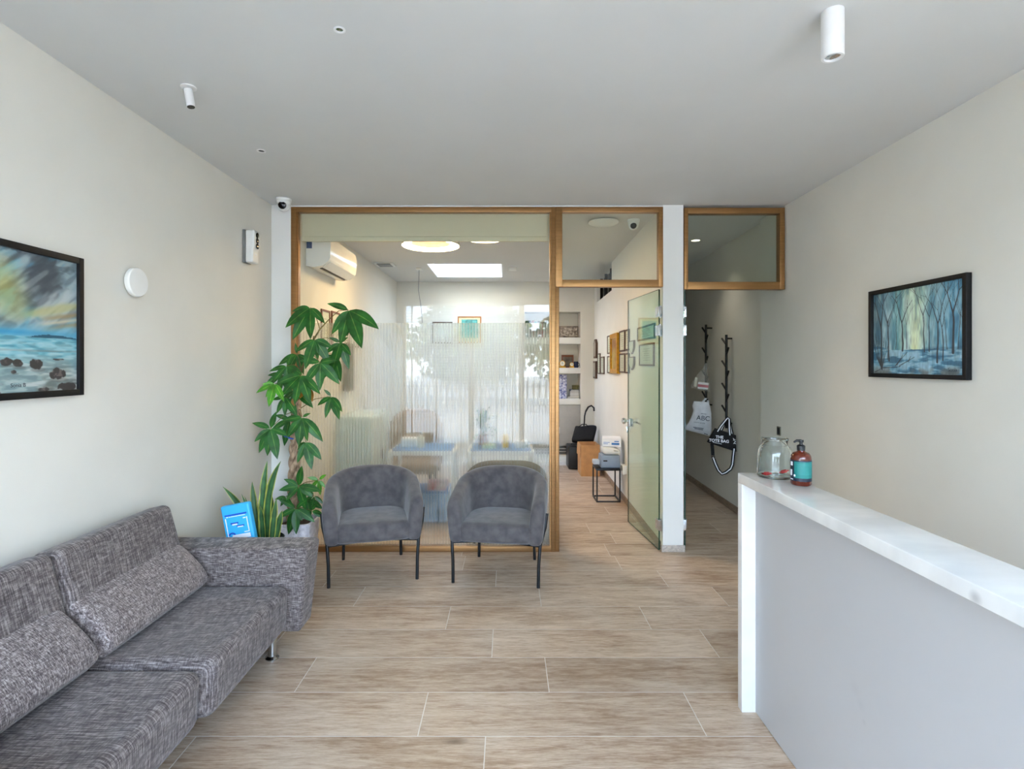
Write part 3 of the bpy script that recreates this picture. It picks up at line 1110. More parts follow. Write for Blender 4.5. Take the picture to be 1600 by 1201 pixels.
def build_leaves(name, mb, ribs, m, parent):
    me = bpy.data.meshes.new(name)
    off = parent.location
    me.from_pydata([v - off for v in mb.v], [], mb.f)
    me.materials.append(m)
    a = me.attributes.new('rib', 'FLOAT', 'POINT')
    a.data.foreach_set('value', ribs)
    for p in me.polygons:
        p.use_smooth = True
    o = bpy.data.objects.new(name, me)
    COL.objects.link(o)
    o.parent = parent
    return o


PY_ = 4.06
pot_c = Vector(((464 - VX) * PY_ / F, PY_, 0))
pach = thing('money_tree', 'tall potted tree with braided trunk and palmate leaves, in a white pot by the corner', 'plant', pot_c)
M['pot'] = mat('white_hammered_ceramic', (240, 236, 240), 0.3, vary=0.08, scale=40, bump=1.0, bscale=42)
pot = MB()
rings = []
for (hw, z) in ((0.100, 0.0), (0.108, 0.015), (0.122, 0.2), (0.132, 0.345), (0.134, 0.36), (0.122, 0.36), (0.118, 0.33)):
    ring = []
    for k in range(40):
        a = 2 * PI * k / 40
        ca, sa = math.cos(a), math.sin(a)
        ring.append((pot_c.x + hw * 1.06 * math.copysign(abs(ca) ** 0.35, ca), pot_c.y + hw * 1.06 * math.copysign(abs(sa) ** 0.35, sa), z))
    rings.append(ring)
pot.loft(rings, cap=False)
pot.add(rings[0], [tuple(range(40))])
pot.build('pot', M['pot'], pach)
MB().lathe([(0.001, 0.332), (0.112, 0.330), (0.112, 0.322), (0.001, 0.322)], (pot_c.x, pot_c.y, 0), 24).build('soil', M['soil'], pach)
tc_ = Vector(((457 - VX) * PY_ / F, PY_, 0))
for s3 in range(3):
    pts = []
    for i in range(60):
        t = i / 59
        a = 2 * PI * (s3 / 3 + t * 3.1)
        rr = 0.024 * (1 - 0.25 * t)
        pts.append((tc_.x + rr * math.cos(a) + 0.03 * t, tc_.y + rr * math.sin(a), 0.325 + t * 0.93))
    MB().tube(pts, [0.027 - 0.008 * i / 59 for i in range(60)], 10).build('trunk', M['bark'], pach)
MB().tube([(tc_.x - 0.012 + 0.05 * math.cos(a) * 0.9, tc_.y + 0.05 * math.sin(a), 0.985 + 0.012 * math.sin(2 * a)) for a in [2 * PI * i / 24 for i in range(25)]], 0.006, 6).build('tie', M['deep_blue'], pach)
stem_px = [(466, 640), (463, 610), (470, 580), (480, 556), (489, 532), (500, 514), (513, 500)]
stem = [P(x, y, PY_ + 0.0) for x, y in stem_px]
st = MB()
st.tube([(tc_.x + 0.03, tc_.y, 1.22)] + stem, [0.016, 0.012, 0.010, 0.009, 0.008, 0.007, 0.0055, 0.004], 8)
MB().tube([(tc_.x + 0.02, tc_.y, 1.22), P(446, 640, PY_), P(440, 612, PY_)], [0.010, 0.006, 0.004], 6).build('branch', M['stem'], pach)
# (px, py, leaflets: (image angle in degrees with 0 = right and 90 = up, length px)), depth, material)
CL = [
    (484.6, 480, [(-165, 26), (-112, 52), (-84, 44), (-48, 34), (-130, 45)], 0.00, 'leaf'),
    (544.8, 484, [(165, 30), (-128, 40), (-100, 54), (-72, 62), (-38, 58), (-90, 38)], -0.06, 'leaf'),
    (491.7, 530, [(-140, 34), (-98, 44), (-58, 40), (-25, 28), (-78, 30)], -0.08, 'leaf'),
    (531.8, 535, [(160, 16), (-145, 26), (-105, 40), (-70, 38), (-45, 24), (30, 14)], 0.02, 'leaf'),
    (448, 571.5, [(-160, 24), (-120, 34), (-85, 30), (-50, 36), (-30, 28), (60, 20)], -0.10, 'leaf'),
    (500.4, 566, [(175, 28), (-125, 36), (-90, 40), (-55, 40), (5, 26)], -0.12, 'leaf'),
    (521, 553, [(-110, 40), (-70, 44), (-140, 28), (-20, 14), (-88, 34)], 0.05, 'leaf'),
    (429, 598.6, [(-150, 26), (-98, 34), (-62, 32), (-175, 16), (-120, 24)], -0.16, 'leaf_young'),
    (470, 585.6, [(-130, 40), (-100, 44), (-70, 46), (-45, 40), (-160, 34)], -0.15, 'leaf'),
    (472, 651.6, [(-165, 30), (-125, 36), (-95, 40), (-50, 44), (-75, 34), (20, 14)], -0.10, 'leaf'),
    (422.5, 669, [(165, 26), (-140, 28), (-115, 38), (-75, 44), (-25, 30), (62, 26), (-95, 40)], -0.14, 'leaf'),
    (517.7, 619, [(-140, 22), (-100, 32), (-70, 38), (-50, 28), (140, 14)], 0.02, 'leaf'),
    (446, 620, [(-165, 18), (-120, 26), (-60, 34), (-90, 28)], -0.06, 'leaf'),
    (464, 553, [(-150, 30), (-110, 36), (-70, 30), (100, 16), (-30, 22)], 0.04, 'leaf'),
    (440, 585, [(-140, 24), (-95, 30), (-60, 34), (-175, 20)], 0.05, 'leaf'),
    (462, 610, [(-140, 26), (-95, 34), (-50, 34)], 0.0, 'leaf'),
    (478, 690, [(-110, 32), (-75, 40), (-50, 34), (-140, 20)], -0.03, 'leaf'),
    (452, 655, [(-140, 30), (-95, 36), (160, 20)], 0.02, 'leaf'),
    (466.6, 759.4, [(80, 31), (155, 24), (-165, 28), (-125, 26), (-72, 34), (-8, 34), (-40, 24)], -0.17, 'leaf'),
    (462, 794, [(150, 28), (-150, 28), (-105, 38), (-85, 36), (-35, 34), (-60, 20), (40, 22)], -0.18, 'leaf'),
    (498, 749.5, [(165, 16), (35, 14), (-80, 22), (-130, 16), (-50, 14)], -0.02, 'leaf_young'),
    (491, 774, [(-90, 16), (-150, 16), (-40, 18), (140, 12)], -0.05, 'leaf'),
    (448, 776, [(-170, 16), (-120, 16), (-60, 18), (30, 20)], -0.05, 'leaf'),
    (487, 798, [(-15, 18), (-40, 16), (-160, 22), (60, 14)], -0.08, 'leaf'),
    (480, 780, [(-30, 26), (-80, 26), (170, 30)], 0.0, 'leaf'),
]
rng = random.Random(11)
for (cx, cy, lf, dz, mk_) in CL:
    Yc = PY_ + dz
    ctr = P(cx, cy, Yc)
    mb, ribs = MB(), []
    for (ang, ln) in lf:
        a = math.radians(ang + rng.uniform(-5, 5))
        L = ln * Yc / F * rng.uniform(1.0, 1.1)
        dp = rng.uniform(-0.55, 0.1)
        dr = Vector((math.cos(a), dp * 0.6, math.sin(a) + 0.18))
        nrm = Vector((rng.uniform(-0.25, 0.25), -1.0, 0.35 + rng.uniform(-0.2, 0.2)))
        leaf(mb, ribs, ctr + Vector((math.cos(a), 0, math.sin(a))) * 0.006, dr, nrm, L * 1.03, L * rng.uniform(0.34, 0.42), droop=0.32)
    build_leaves('leaf_cluster', mb, ribs, M[mk_], pach)
    if cy < 720:
        i0 = min(range(len(stem)), key=lambda i: (stem[i] - (ctr + Vector((0, 0, -0.05)))).length)
        a0 = stem[i0]
        mid = (a0 + ctr) / 2 + Vector((0, 0, 0.03))
        st.tube([a0, mid, ctr], [0.0035, 0.0028, 0.0022], 6)
    else:
        a0 = Vector((tc_.x, tc_.y, 0.55 - (cy - 760) * 0.003))
        MB().tube([a0, (a0 + ctr) / 2 + Vector((0, 0, 0.02)), ctr], [0.004, 0.003, 0.0022], 6).build('side_shoot', M['stem'], pach)
st.build('main_stem', M['stem'], pach)
mb, ribs = MB(), []
leaf(mb, ribs, P(484, 607, PY_ - 0.1), (0.3, -0.2, -1), (0, -1, 0.3), 0.10, 0.045, droop=0.2)
leaf(mb, ribs, P(458, 622, PY_ - 0.12), (0.2, -0.2, -0.8), (0, -1, 0.3), 0.06, 0.04, droop=0.2)
leaf(mb, ribs, P(472, 612, PY_ - 0.1), (-0.2, -0.2, -0.8), (0, -1, 0.3), 0.05, 0.04, droop=0.2)
build_leaves('dry_leaf', mb, ribs, M['leaf_dry'], pach)['label'] = 'yellowed dry leaves'

# snake plant
SY = 3.42
sc_ = Vector(((409 - VX) * SY / F, SY, 0))
snk = thing('snake_plant', 'snake plant with upright yellow edged leaves in a dark pot behind the sofa arm', 'plant', sc_)
MB().lathe([(0.001, 0), (0.095, 0), (0.125, 0.2), (0.135, 0.425), (0.128, 0.43), (0.122, 0.40), (0.001, 0.40)], (sc_.x, sc_.y, 0), 32, cap=False).build('pot', mat('dark_glazed_pot', (32, 34, 36), 0.35), snk)
MB().lathe([(0.001, 0.408), (0.121, 0.408), (0.121, 0.402), (0.001, 0.402)], (sc_.x, sc_.y, 0), 24).build('soil', M['soil'], snk)


def blade(t):
    return 0.75 + 0.35 * math.sin(PI * min(t / 0.7, 1)) if t < 0.6 else (1.08 * (1 - ((t - 0.6) / 0.4) ** 1.6))


def sword(p0, p1, p2, wd, face):
    """upright sword leaf: base p0, bending through p1 to the tip p2"""
    mb, ribs = MB(), []
    n = 16
    vs, fs = [], []
    for i in range(n + 1):
        t = i / n
        p = p0 * (1 - t) ** 2 + p1 * 2 * t * (1 - t) + p2 * t * t
        d = ((p1 - p0) * (1 - t) + (p2 - p1) * t).normalized()
        sd = d.cross(Vector(face)).normalized()
        up_ = sd.cross(d).normalized()
        w = max(blade(t) * wd / 2, 0.0006)
        for k, f in ((-1, 1), (-0.6, 0.4), (0, 0), (0.6, 0.4), (1, 1)):
            vs.append(p + sd * (w * k) + up_ * (0.22 * w * f))
            ribs.append(abs(k))
    for i in range(n):
        for k in range(4):
            q_ = i * 5 + k
            fs.append((q_, q_ + 1, q_ + 6, q_ + 5))
    mb.add(vs, fs)
    return build_leaves('leaf', mb, ribs, M['snake_leaf'], snk)


for (b_px, m_px, t_px, dd, wd, fx) in (((410, 845), (407, 770), (418, 719), -0.05, 0.040, 0.2), ((422, 845), (412, 765), (439, 720), -0.06, 0.046, -0.1), ((405, 845), (396, 790), (394, 752), 0.0, 0.036, 0.5),
                                       ((398, 845), (382, 790), (348, 760), 0.03, 0.040, 0.0), ((399, 845), (390, 800), (377, 771), 0.05, 0.022, 0.3), ((402, 845), (392, 800), (382, 775), 0.02, 0.020, 0.3),
                                       ((428, 845), (427, 810), (432, 778), -0.09, 0.036, 0.6), ((406, 845), (404, 810), (405, 779), 0.06, 0.026, 0.4), ((414, 845), (410, 815), (407, 790), -0.10, 0.034, 0.1),
                                       ((420, 845), (426, 805), (424, 770), 0.04, 0.034, 0.5), ((434, 846), (434, 820), (441, 797), -0.07, 0.040, 0.2)):
    a0, a1, a2 = P(b_px[0], b_px[1], SY + dd), P(m_px[0], m_px[1], SY + dd), P(t_px[0], t_px[1], SY + dd)
    a0.z = 0.405
    a0.x = sc_.x + (a0.x - sc_.x) * 0.85
    sword(a0, a1, a2, wd, (fx, -1, 0.1))

# blue leaflet stand between the sofa arm and the plants
bl = thing('leaflet_stand', 'bright blue leaflet stand with white printed panel behind the sofa arm', 'stand', (-1.535, 3.165, 0), math.radians(-3))
Rl = Matrix.Rotation(math.radians(-11), 3, 'Y')
MB().sbox((0.0, 0.0, 0.365), (0.172, 0.045, 0.70), 0.012, (1, 1, 1), rot=Rl).build('body', M['sky_blue'], bl, local=True)
MB().box(-0.02, 0.12, -0.05, 0.05, 0, 0.03, r=0.01).build('base', M['sky_blue'], bl, local=True)


def bl_pt(u, v, e=0.0):
    u, v = u * 1.16, 0.475 + (v - 0.433) * 0.87
    return Rl @ Vector((u, -0.0228 - e, v - 0.325)) + Vector((0, 0, 0.365))


def bl_quad(mb, u0, v0, u1, v1, mi, e=0.0005, sk=0.0):
    mb.add([bl_pt(u0, v0, e), bl_pt(u1, v0 + sk, e), bl_pt(u1, v1 + sk, e), bl_pt(u0, v1, e)], [(0, 1, 2, 3)], mi)


q = MB()
bl_quad(q, -0.058, 0.592, 0.058, 0.602, 0)
for (u0, v0, u1, v1, mi) in ((-0.058, 0.44, -0.053, 0.578, 1), (0.053, 0.47, 0.058, 0.572, 1), (-0.035, 0.433, 0.06, 0.462, 1), (0.05, 0.434, 0.061, 0.460, 0), (-0.06, 0.565, -0.056, 0.58, 0),
                            (-0.05, 0.583, -0.04, 0.589, 1), (-0.036, 0.583, -0.032, 0.589, 1), (-0.03, 0.584, 0.05, 0.588, 1), (0.035, 0.563, 0.05, 0.569, 1),
                            (-0.034, 0.535, 0.008, 0.545, 0), (-0.026, 0.527, 0.001, 0.536, 1), (-0.005, 0.514, 0.036, 0.523, 0), (0.0, 0.509, 0.03, 0.516, 1), (0.03, 0.47, 0.055, 0.476, 1)):
    bl_quad(q, u0, v0, u1, v1, mi, 0.0008 + 0.0004 * mi)
for k in range(8):
    a, b2 = PI * k / 8, PI * (k + 1) / 8
    c0, r0, r1 = (-0.035, 0.462), 0.010, 0.019
    q.add([bl_pt(c0[0] + r0 * math.cos(a), c0[1] + r0 * math.sin(a), 0.001), bl_pt(c0[0] + r1 * math.cos(a), c0[1] + r1 * math.sin(a), 0.001),
           bl_pt(c0[0] + r1 * math.cos(b2), c0[1] + r1 * math.sin(b2), 0.001), bl_pt(c0[0] + r0 * math.cos(b2), c0[1] + r0 * math.sin(b2), 0.001)], [(0, 1, 2, 3)], 0)
q.build('printed_panel', [M['deep_blue'], M['light_print']], bl, local=True, smooth=0)

# ------------------------------------------------------------------ reception counter
CX0, CX1, CYF, CYN, CT = 1.03, 1.222, 2.405, 0.05, 1.045
ct = thing('reception_counter', 'white reception counter with marbled stone ledge on the right', 'counter', (1.12, 1.2, 0))


def stone_with_stain():
    m = M['stone'].copy()
    m.name = 'stained_white_stone'
    nt = m.node_tree
    b_ = nt.nodes['Principled BSDF']
    src = b_.inputs['Base Color'].links[0].from_socket
    geo = nd(nt, 'ShaderNodeNewGeometry')
    ds = nd(nt, 'ShaderNodeVectorMath', operation='DISTANCE')
    st_ = PX(1524, 934, CX0)
    ds.inputs[1].default_value = st_
    nt.links.new(geo.outputs['Position'], ds.inputs[0])
    mr = nd(nt, 'ShaderNodeMapRange')
    mr.inputs['From Min'].default_value, mr.inputs['From Max'].default_value = 0.004, 0.02
    mr.inputs['To Min'].default_value, mr.inputs['To Max'].default_value = 0.55, 0.0
    nt.links.new(ds.outputs['Value'], mr.inputs['Value'])
    mx = nd(nt, 'ShaderNodeMix', data_type='RGBA')
    nt.links.new(mr.outputs[0], mx.inputs['Factor'])
    nt.links.new(src, mx.inputs['A'])
    mx.inputs['B'].default_value = lin((150, 148, 148))
    nt.links.new(mx.outputs['Result'], b_.inputs['Base Color'])
    return m


MB().box(CX0, CX1, CYN, CYF, CT - 0.042, CT, r=0.003).build('ledge_top', stone_with_stain(), ct)
MB().box(CX0, CX1, CYF - 0.042, CYF - 0.001, 0, CT - 0.0425, r=0.002).build('end_panel', M['white_metal'], ct)
MB().box(CX0, CX1, CYN + 0.001, CYN + 0.042, 0, CT - 0.0425, r=0.002).build('end_panel', M['white_metal'], ct)
scuff = M['panel_grey'].copy()
scuff.name = 'scuffed_grey_panel'
nt = scuff.node_tree
b_ = nt.nodes['Principled BSDF']
src = b_.inputs['Base Color'].links[0].from_socket
geo = nd(nt, 'ShaderNodeNewGeometry')
fac = None
for (px, py, r_, k_) in ((1336, 1075, 0.03, 0.10), (1345, 1100, 0.022, 0.10), (1350, 1128, 0.012, 0.16)):
    ds = nd(nt, 'ShaderNodeVectorMath', operation='DISTANCE')
    ds.inputs[1].default_value = PX(px, py, 1.09)
    nt.links.new(geo.outputs['Position'], ds.inputs[0])
    mr = nd(nt, 'ShaderNodeMapRange')
    mr.inputs['From Max'].default_value = r_
    mr.inputs['To Min'].default_value, mr.inputs['To Max'].default_value = k_, 0.0
    nt.links.new(ds.outputs['Value'], mr.inputs['Value'])
    if fac is None:
        fac = mr.outputs[0]
    else:
        ad = nd(nt, 'ShaderNodeMath', operation='MAXIMUM')
        nt.links.new(fac, ad.inputs[0])
        nt.links.new(mr.outputs[0], ad.inputs[1])
        fac = ad.outputs[0]
mx = nd(nt, 'ShaderNodeMix', data_type='RGBA')
nt.links.new(fac, mx.inputs['Factor'])
nt.links.new(src, mx.inputs['A'])
mx.inputs['B'].default_value = lin((130, 128, 130))
nt.links.new(mx.outputs['Result'], b_.inputs['Base Color'])
MB().box(1.09, 1.115, CYN + 0.042, CYF - 0.042, 0.004, CT - 0.043).build('front_panel', scuff, ct, smooth=0)
MB().box(1.115, 1.20, CYN + 0.05, CYF - 0.05, 0.004, CT - 0.06).build('carcass', M['panel_grey'], ct, smooth=0)

# jar with two red sweets
jc = PZ(1210.5, 744.5, CT)
jar = thing('glass_jar', 'wide clear glass jar on the far end of the counter ledge', 'jar', (jc.x, jc.y, CT + 0.001))
J = 1.0
prof = [(0.001, 0.0), (0.066, 0.0), (0.071, 0.006), (0.0715, 0.03), (0.069, 0.09), (0.065, 0.118), (0.058, 0.130), (0.051, 0.137), (0.050, 0.158), (0.055, 0.160), (0.055, 0.166), (0.050, 0.167)]
inner = [(0.0465, 0.160), (0.0465, 0.138), (0.054, 0.128), (0.061, 0.116), (0.0655, 0.088), (0.0678, 0.03), (0.067, 0.010), (0.060, 0.006), (0.001, 0.006)]
MB().lathe(prof + inner, (jc.x, jc.y, CT + 0.001), 48, cap=False).build('glass_body', M['jar_glass'], jar)
for (px, py, dy, rz, lb) in ((1200, 745, -0.012, 0.3, 'red wrapped sweet lying flat in the jar, its left side'), (1227, 739, 0.0, -0.5, 'red wrapped sweet leaning on the wall of the jar, its right side')):
    cp = PZ(px, py, CT + 0.016)
    cp = Vector((jc.x + max(-0.04, min(0.04, cp.x - jc.x)), jc.y + dy, CT + (0.0165 if rz > 0 else 0.0225)))
    Rr = Matrix.Rotation(rz, 3, 'Z') @ Matrix.Rotation(0 if rz > 0 else -0.35, 3, 'Y')
    cd = MB()
    cd.sbox(cp, (0.026, 0.014, 0.014), 0.005, rot=Rr)
    for sx in (-1, 1):
        e0, e1 = cp + Rr @ Vector((sx * 0.013, 0, 0)), cp + Rr @ Vector((sx * 0.020, 0, 0))
        cd.loft([[e0 + Rr @ Vector((0, y_, z_)) for y_, z_ in ((-.002, -.002), (.002, -.002), (.002, .002), (-.002, .002))],
                 [e1 + Rr @ Vector((0, y_, z_)) for y_, z_ in ((-.006, -.003), (.006, -.003), (.006, .003), (-.006, .003))]])
    tag(cd.build('sweet', M['red'], origin=(cp.x, cp.y, cp.z - 0.008)), lb, 'sweet', 'sweets in the jar')

bc = PZ(1251.5, 757, CT)
bo = thing('pump_bottle', 'amber pump bottle with teal label on the counter ledge', 'bottle', (bc.x, bc.y, CT + 0.001))
M['amber'] = mat('amber_plastic', (92, 30, 13), 0.12, vary=0.1, scale=20, coat=0.4)
zb = CT + 0.001
MB().lathe([(0.001, 0), (0.035, 0), (0.0385, 0.005), (0.0385, 0.105), (0.036, 0.118), (0.029, 0.128), (0.016, 0.133), (0.014, 0.140), (0.001, 0.140)], (bc.x, bc.y, zb), 40, cap=False).build('body', M['amber'], bo)


def wrap(a0, a1, z0, z1, r, mi, mb, n=16):
    vs = []
    for i in range(n + 1):
        a = math.radians(a0 + (a1 - a0) * i / n)
        vs += [(bc.x + r * math.cos(a), bc.y + r * math.sin(a), zb + z0), (bc.x + r * math.cos(a), bc.y + r * math.sin(a), zb + z1)]
    mb.add(vs, [(2 * i, 2 * i + 2, 2 * i + 3, 2 * i + 1) for i in range(n)], mi)


q = MB()
face = math.degrees(math.atan2(-bc.y, -bc.x))
wrap(face - 105, face + 105, 0.018, 0.101, 0.0388, 0, q, 32)
wrap(face - 38, face + 95, 0.031, 0.096, 0.0390, 1, q, 24)
for (a0, a1, z0, z1, mi) in ((-72, -52, 0.038, 0.062, 2), (-68, -48, 0.078, 0.094, 2), (-40, -30, 0.036, 0.044, 2), (-70, -45, 0.0225, 0.0255, 2)):
    wrap(face + a0, face + a1, z0, z1, 0.0392, mi, q, 6)
for k in range(9):
    wrap(face - 20, face + 60, 0.046 + k * 0.005, 0.0475 + k * 0.005, 0.0392, 3, q, 10)
q.build('printed_label', [M['navy'], M['teal'], M['light_print'], mat('pale_teal_print', (52, 150, 142), 0.4)], bo, smooth=0)
pm = MB()
pm.lathe([(0.015, 0.138), (0.0155, 0.156), (0.011, 0.160), (0.006, 0.161), (0.006, 0.170), (0.010, 0.171), (0.010, 0.179), (0.001, 0.180)], (bc.x, bc.y, zb), 24)
pm.tube([(bc.x, bc.y, zb + 0.176), (bc.x - 0.018, bc.y - 0.002, zb + 0.177), (bc.x - 0.03, bc.y - 0.003, zb + 0.171)], [0.006, 0.005, 0.0035], 10)
pm.build('pump', M['black_plastic'], bo)

# open back box in the right wall
p = PX(1217.5, 673, XR)
sw = thing('wall_socket_box', 'small bare metal box without cover on the right wall above the jar', 'socket', (XR, p.y, p.z))
MB().box(XR - 0.006, XR - 0.0005, p.y - 0.032, p.y + 0.032, p.z - 0.037, p.z + 0.037, r=0.002).build('box', mat('dull_metal', (122, 118, 104), 0.5, metal=0.4), sw)
MB().box(XR - 0.009, XR - 0.0055, p.y - 0.021, p.y + 0.021, p.z - 0.027, p.z + 0.027, r=0.001).build('insert', M['black_plastic'], sw)

# ------------------------------------------------------------------ paintings


def vnoise(h, w, cy, cx, seed, octs=4):
    rg = np.random.RandomState(seed)
    out = np.zeros((h, w))
    amp, tot = 1.0, 0.0
    for o in range(octs):
        gy, gx = cy * 2 ** o + 2, cx * 2 ** o + 2
        g = rg.rand(gy + 1, gx + 1)
        yy = np.linspace(0, gy - 1.001, h)
        xx = np.linspace(0, gx - 1.001, w)
        y0, x0 = yy.astype(int), xx.astype(int)
        fy, fx = yy - y0, xx - x0
        fy, fx = (fy * fy * (3 - 2 * fy))[:, None], (fx * fx * (3 - 2 * fx))[None, :]
        a, b2 = g[np.ix_(y0, x0)], g[np.ix_(y0, x0 + 1)]
        c2, d2 = g[np.ix_(y0 + 1, x0)], g[np.ix_(y0 + 1, x0 + 1)]
        out += amp * ((a * (1 - fx) + b2 * fx) * (1 - fy) + (c2 * (1 - fx) + d2 * fx) * fy)
        tot += amp
        amp *= 0.55
    return out / tot


def sst(a, b2, x):
    t = np.clip((x - a) / (b2 - a), 0, 1)
    return t * t * (3 - 2 * t)


def blend(img, mask, col):
    mask = np.clip(mask, 0, 1)[..., None]
    return img * (1 - mask) + np.array(col, float) * mask


def stroke(img, pts, w0, w1, col, alpha=0.9):
    h, w, _ = img.shape
    asp = w / h
    V, U = np.mgrid[0:h, 0:w]
    U, V = U / (w - 1) * asp, V / (h - 1)
    n = len(pts) - 1
    mask = np.zeros((h, w))
    for i in range(n):
        ax_, ay_, bx_, by_ = pts[i][0] * asp, pts[i][1], pts[i + 1][0] * asp, pts[i + 1][1]
        dx_, dy_ = bx_ - ax_, by_ - ay_
        t = np.clip(((U - ax_) * dx_ + (V - ay_) * dy_) / (dx_ * dx_ + dy_ * dy_ + 1e-9), 0, 1)
        dist = np.hypot(U - ax_ - t * dx_, V - ay_ - t * dy_)
        wd = w0 + (w1 - w0) * (i + t) / n
        mask = np.maximum(mask, 1 - sst(0.6, 1.4, dist / wd))
    return blend(img, mask * alpha, col)


def rnoise(h, w, ang, along, across, seed, octs=4):
    big = vnoise(360, 360, across, along, seed, octs)
    V, U = np.mgrid[0:h, 0:w]
    U, V = U / (w - 1) - 0.5, (V / (h - 1) - 0.5) * 0.75
    a = math.radians(ang)
    x = (U * math.cos(a) - V * math.sin(a)) / 1.3 + 0.5
    y = (U * math.sin(a) + V * math.cos(a)) / 1.3 + 0.5
    return big[np.clip((y * 359).astype(int), 0, 359), np.clip((x * 359).astype(int), 0, 359)]


def sea_painting(h=220, w=290):
    V, U = np.mgrid[0:h, 0:w]
    U, V = U / (w - 1), V / (h - 1)
    n1, n2, n3 = vnoise(h, w, 4, 4, 1, 5), vnoise(h, w, 3, 3, 2, 5), vnoise(h, w, 30, 6, 4, 3)
    yy = np.clip((V + 0.55 * U) * 0.9, 0, 1.6)
    band = vnoise(h, w, 5, 5, 9, 5)
    diag = 0.5 + 0.5 * np.sin((V + 0.42 * U) * 26 + (n1 - 0.5) * 9)
    img = np.zeros((h, w, 3)) + np.array((132, 154, 160.0))
    img = blend(img, sst(0.45, 0.65, n1) * 0.75, (78, 90, 96))
    r1, r2, r3, r4 = rnoise(h, w, 40, 3, 8, 31), rnoise(h, w, 36, 4, 13, 32), rnoise(h, w, 44, 3, 9, 33), rnoise(h, w, 38, 9, 44, 34, 2)
    img = blend(img, sst(0.5, 0.7, n2) * 0.7, (92, 152, 178))
    img = blend(img, sst(0.62, 1.0, diag) * sst(0.4, 0.6, band) * 0.55, (168, 172, 172))
    img = blend(img, sst(0.55, 0.8, 1 - diag) * sst(0.45, 0.6, 1 - band) * 0.6, (66, 76, 84))
    img = blend(img, sst(0.50, 0.62, r1) * 0.85, (62, 72, 80))
    img = blend(img, sst(0.50, 0.62, r2) * 0.6, (86, 160, 192))
    img = blend(img, sst(0.53, 0.66, r3) * 0.7, (176, 184, 184))
    img = blend(img, sst(0.5, 0.7, r4) * 0.30, (40, 50, 58))
    img = blend(img, sst(0.5, 0.7, 1 - r4) * 0.25, (214, 220, 216))
    d = np.hypot((U - 0.5) * 1.3, (V - 0.27) * 1.0)
    img = blend(img, (1 - sst(0.06, 0.30, d)) * (0.25 + 0.6 * n2), (200, 194, 100))
    img = blend(img, (1 - sst(0.02, 0.17, np.hypot((U - 0.62) * 1.2, (V - 0.40)))) * 0.5, (168, 176, 120))
    dl = np.abs((V - 0.40) + 0.33 * (U - 0.82)) + (n1 - 0.5) * 0.05
    img = blend(img, (1 - sst(0.0, 0.05, dl)) * sst(0.6, 0.72, U) * 0.55, (186, 176, 96))
    dl = np.abs((V - 0.475) + 0.26 * (U - 0.9)) + (n2 - 0.5) * 0.04
    img = blend(img, (1 - sst(0.0, 0.035, dl)) * sst(0.66, 0.85, U) * 0.85, (214, 196, 160))
    img = blend(img, (1 - sst(0.0, 0.03, np.abs(dl - 0.045))) * sst(0.7, 0.85, U) * 0.6, (160, 128, 72))
    img = blend(img, sst(0.48, 0.57, V) * 0.7, (120, 184, 204))
    img = blend(img, (1 - sst(0.0, 0.035, np.abs(V - 0.575))) * 0.75 * (1 - sst(0.55, 0.95, U) * 0.6), (38, 142, 188))
    sea = V > 0.60
    seac = np.zeros((h, w, 3)) + np.array((112, 178, 190.0))
    seac = blend(seac, sst(0.45, 0.6, n3) * 0.6, (158, 196, 198))
    seac = blend(seac, sst(0.5, 0.65, 1 - n3) * 0.5, (74, 146, 162))
    seac = blend(seac, sst(0.70, 0.86, V) * 0.75, (150, 158, 152))
    seac = blend(seac, sst(0.74, 0.9, V) * sst(0.48, 0.62, n1) * 0.7, (112, 112, 104))
    seac = blend(seac, sst(0.72, 0.9, V) * sst(0.52, 0.7, n3) * 0.6, (192, 196, 190))
    seac = blend(seac, (1 - sst(0.0, 0.012, np.abs(V - 0.70 - 0.01 * (n1 - .5)))) * 0.5, (120, 124, 116))
    img = np.where(sea[..., None], seac, img)
    isl = 0.603 - 0.022 * np.clip(np.sin((U - 0.70) / 0.3 * PI), 0, 1) ** 0.6 * (0.7 + 0.6 * vnoise(h, w, 2, 14, 8, 3)) * (U > 0.70)
    img = blend(img, ((V > isl) & (V < 0.606) & (U > 0.70)).astype(float), (22, 82, 104))
    n5 = vnoise(h, w, 60, 16, 46, 2)
    img = blend(img, sst(0.5, 0.68, n5) * 0.22 * (V > 0.6), (52, 76, 84))
    img = blend(img, sst(0.5, 0.68, 1 - n5) * 0.25 * (V > 0.6), (218, 226, 222))
    n4 = vnoise(h, w, 26, 34, 6, 3)
    for (cu, cv, ru, rv) in ((0.735, 0.80, 0.036, 0.042), (0.865, 0.875, 0.052, 0.046), (0.565, 0.785, 0.034, 0.028), (0.628, 0.795, 0.03, 0.03), (0.605, 0.852, 0.016, 0.014),
                             (0.93, 0.972, 0.06, 0.035), (0.78, 0.985, 0.03, 0.02), (0.87, 0.762, 0.035, 0.008), (0.5, 0.995, 0.05, 0.02), (0.35, 0.82, 0.05, 0.05), (0.2, 0.9, 0.07, 0.05)):
        e = ((U - cu) / ru) ** 2 + ((V - cv) / rv) ** 2 + (n4 - 0.5) * 1.6 + np.where(V < cv, 0, 0.35 * ((V - cv) / rv) ** 2)
        m_ = 1 - sst(0.8, 1.1, e)
        img = blend(img, (1 - sst(0.6, 1.6, ((U - cu - 0.01) / (ru * 1.2)) ** 2 + ((V - cv - rv * 0.9) / (rv * 0.35)) ** 2)) * 0.4, (90, 90, 84))
        img = blend(img, m_, (58, 54, 52))
        img = blend(img, m_ * sst(0.5, 0.68, n4) * 0.7 * (V < cv + rv * 0.3), (122, 110, 104))
    return img


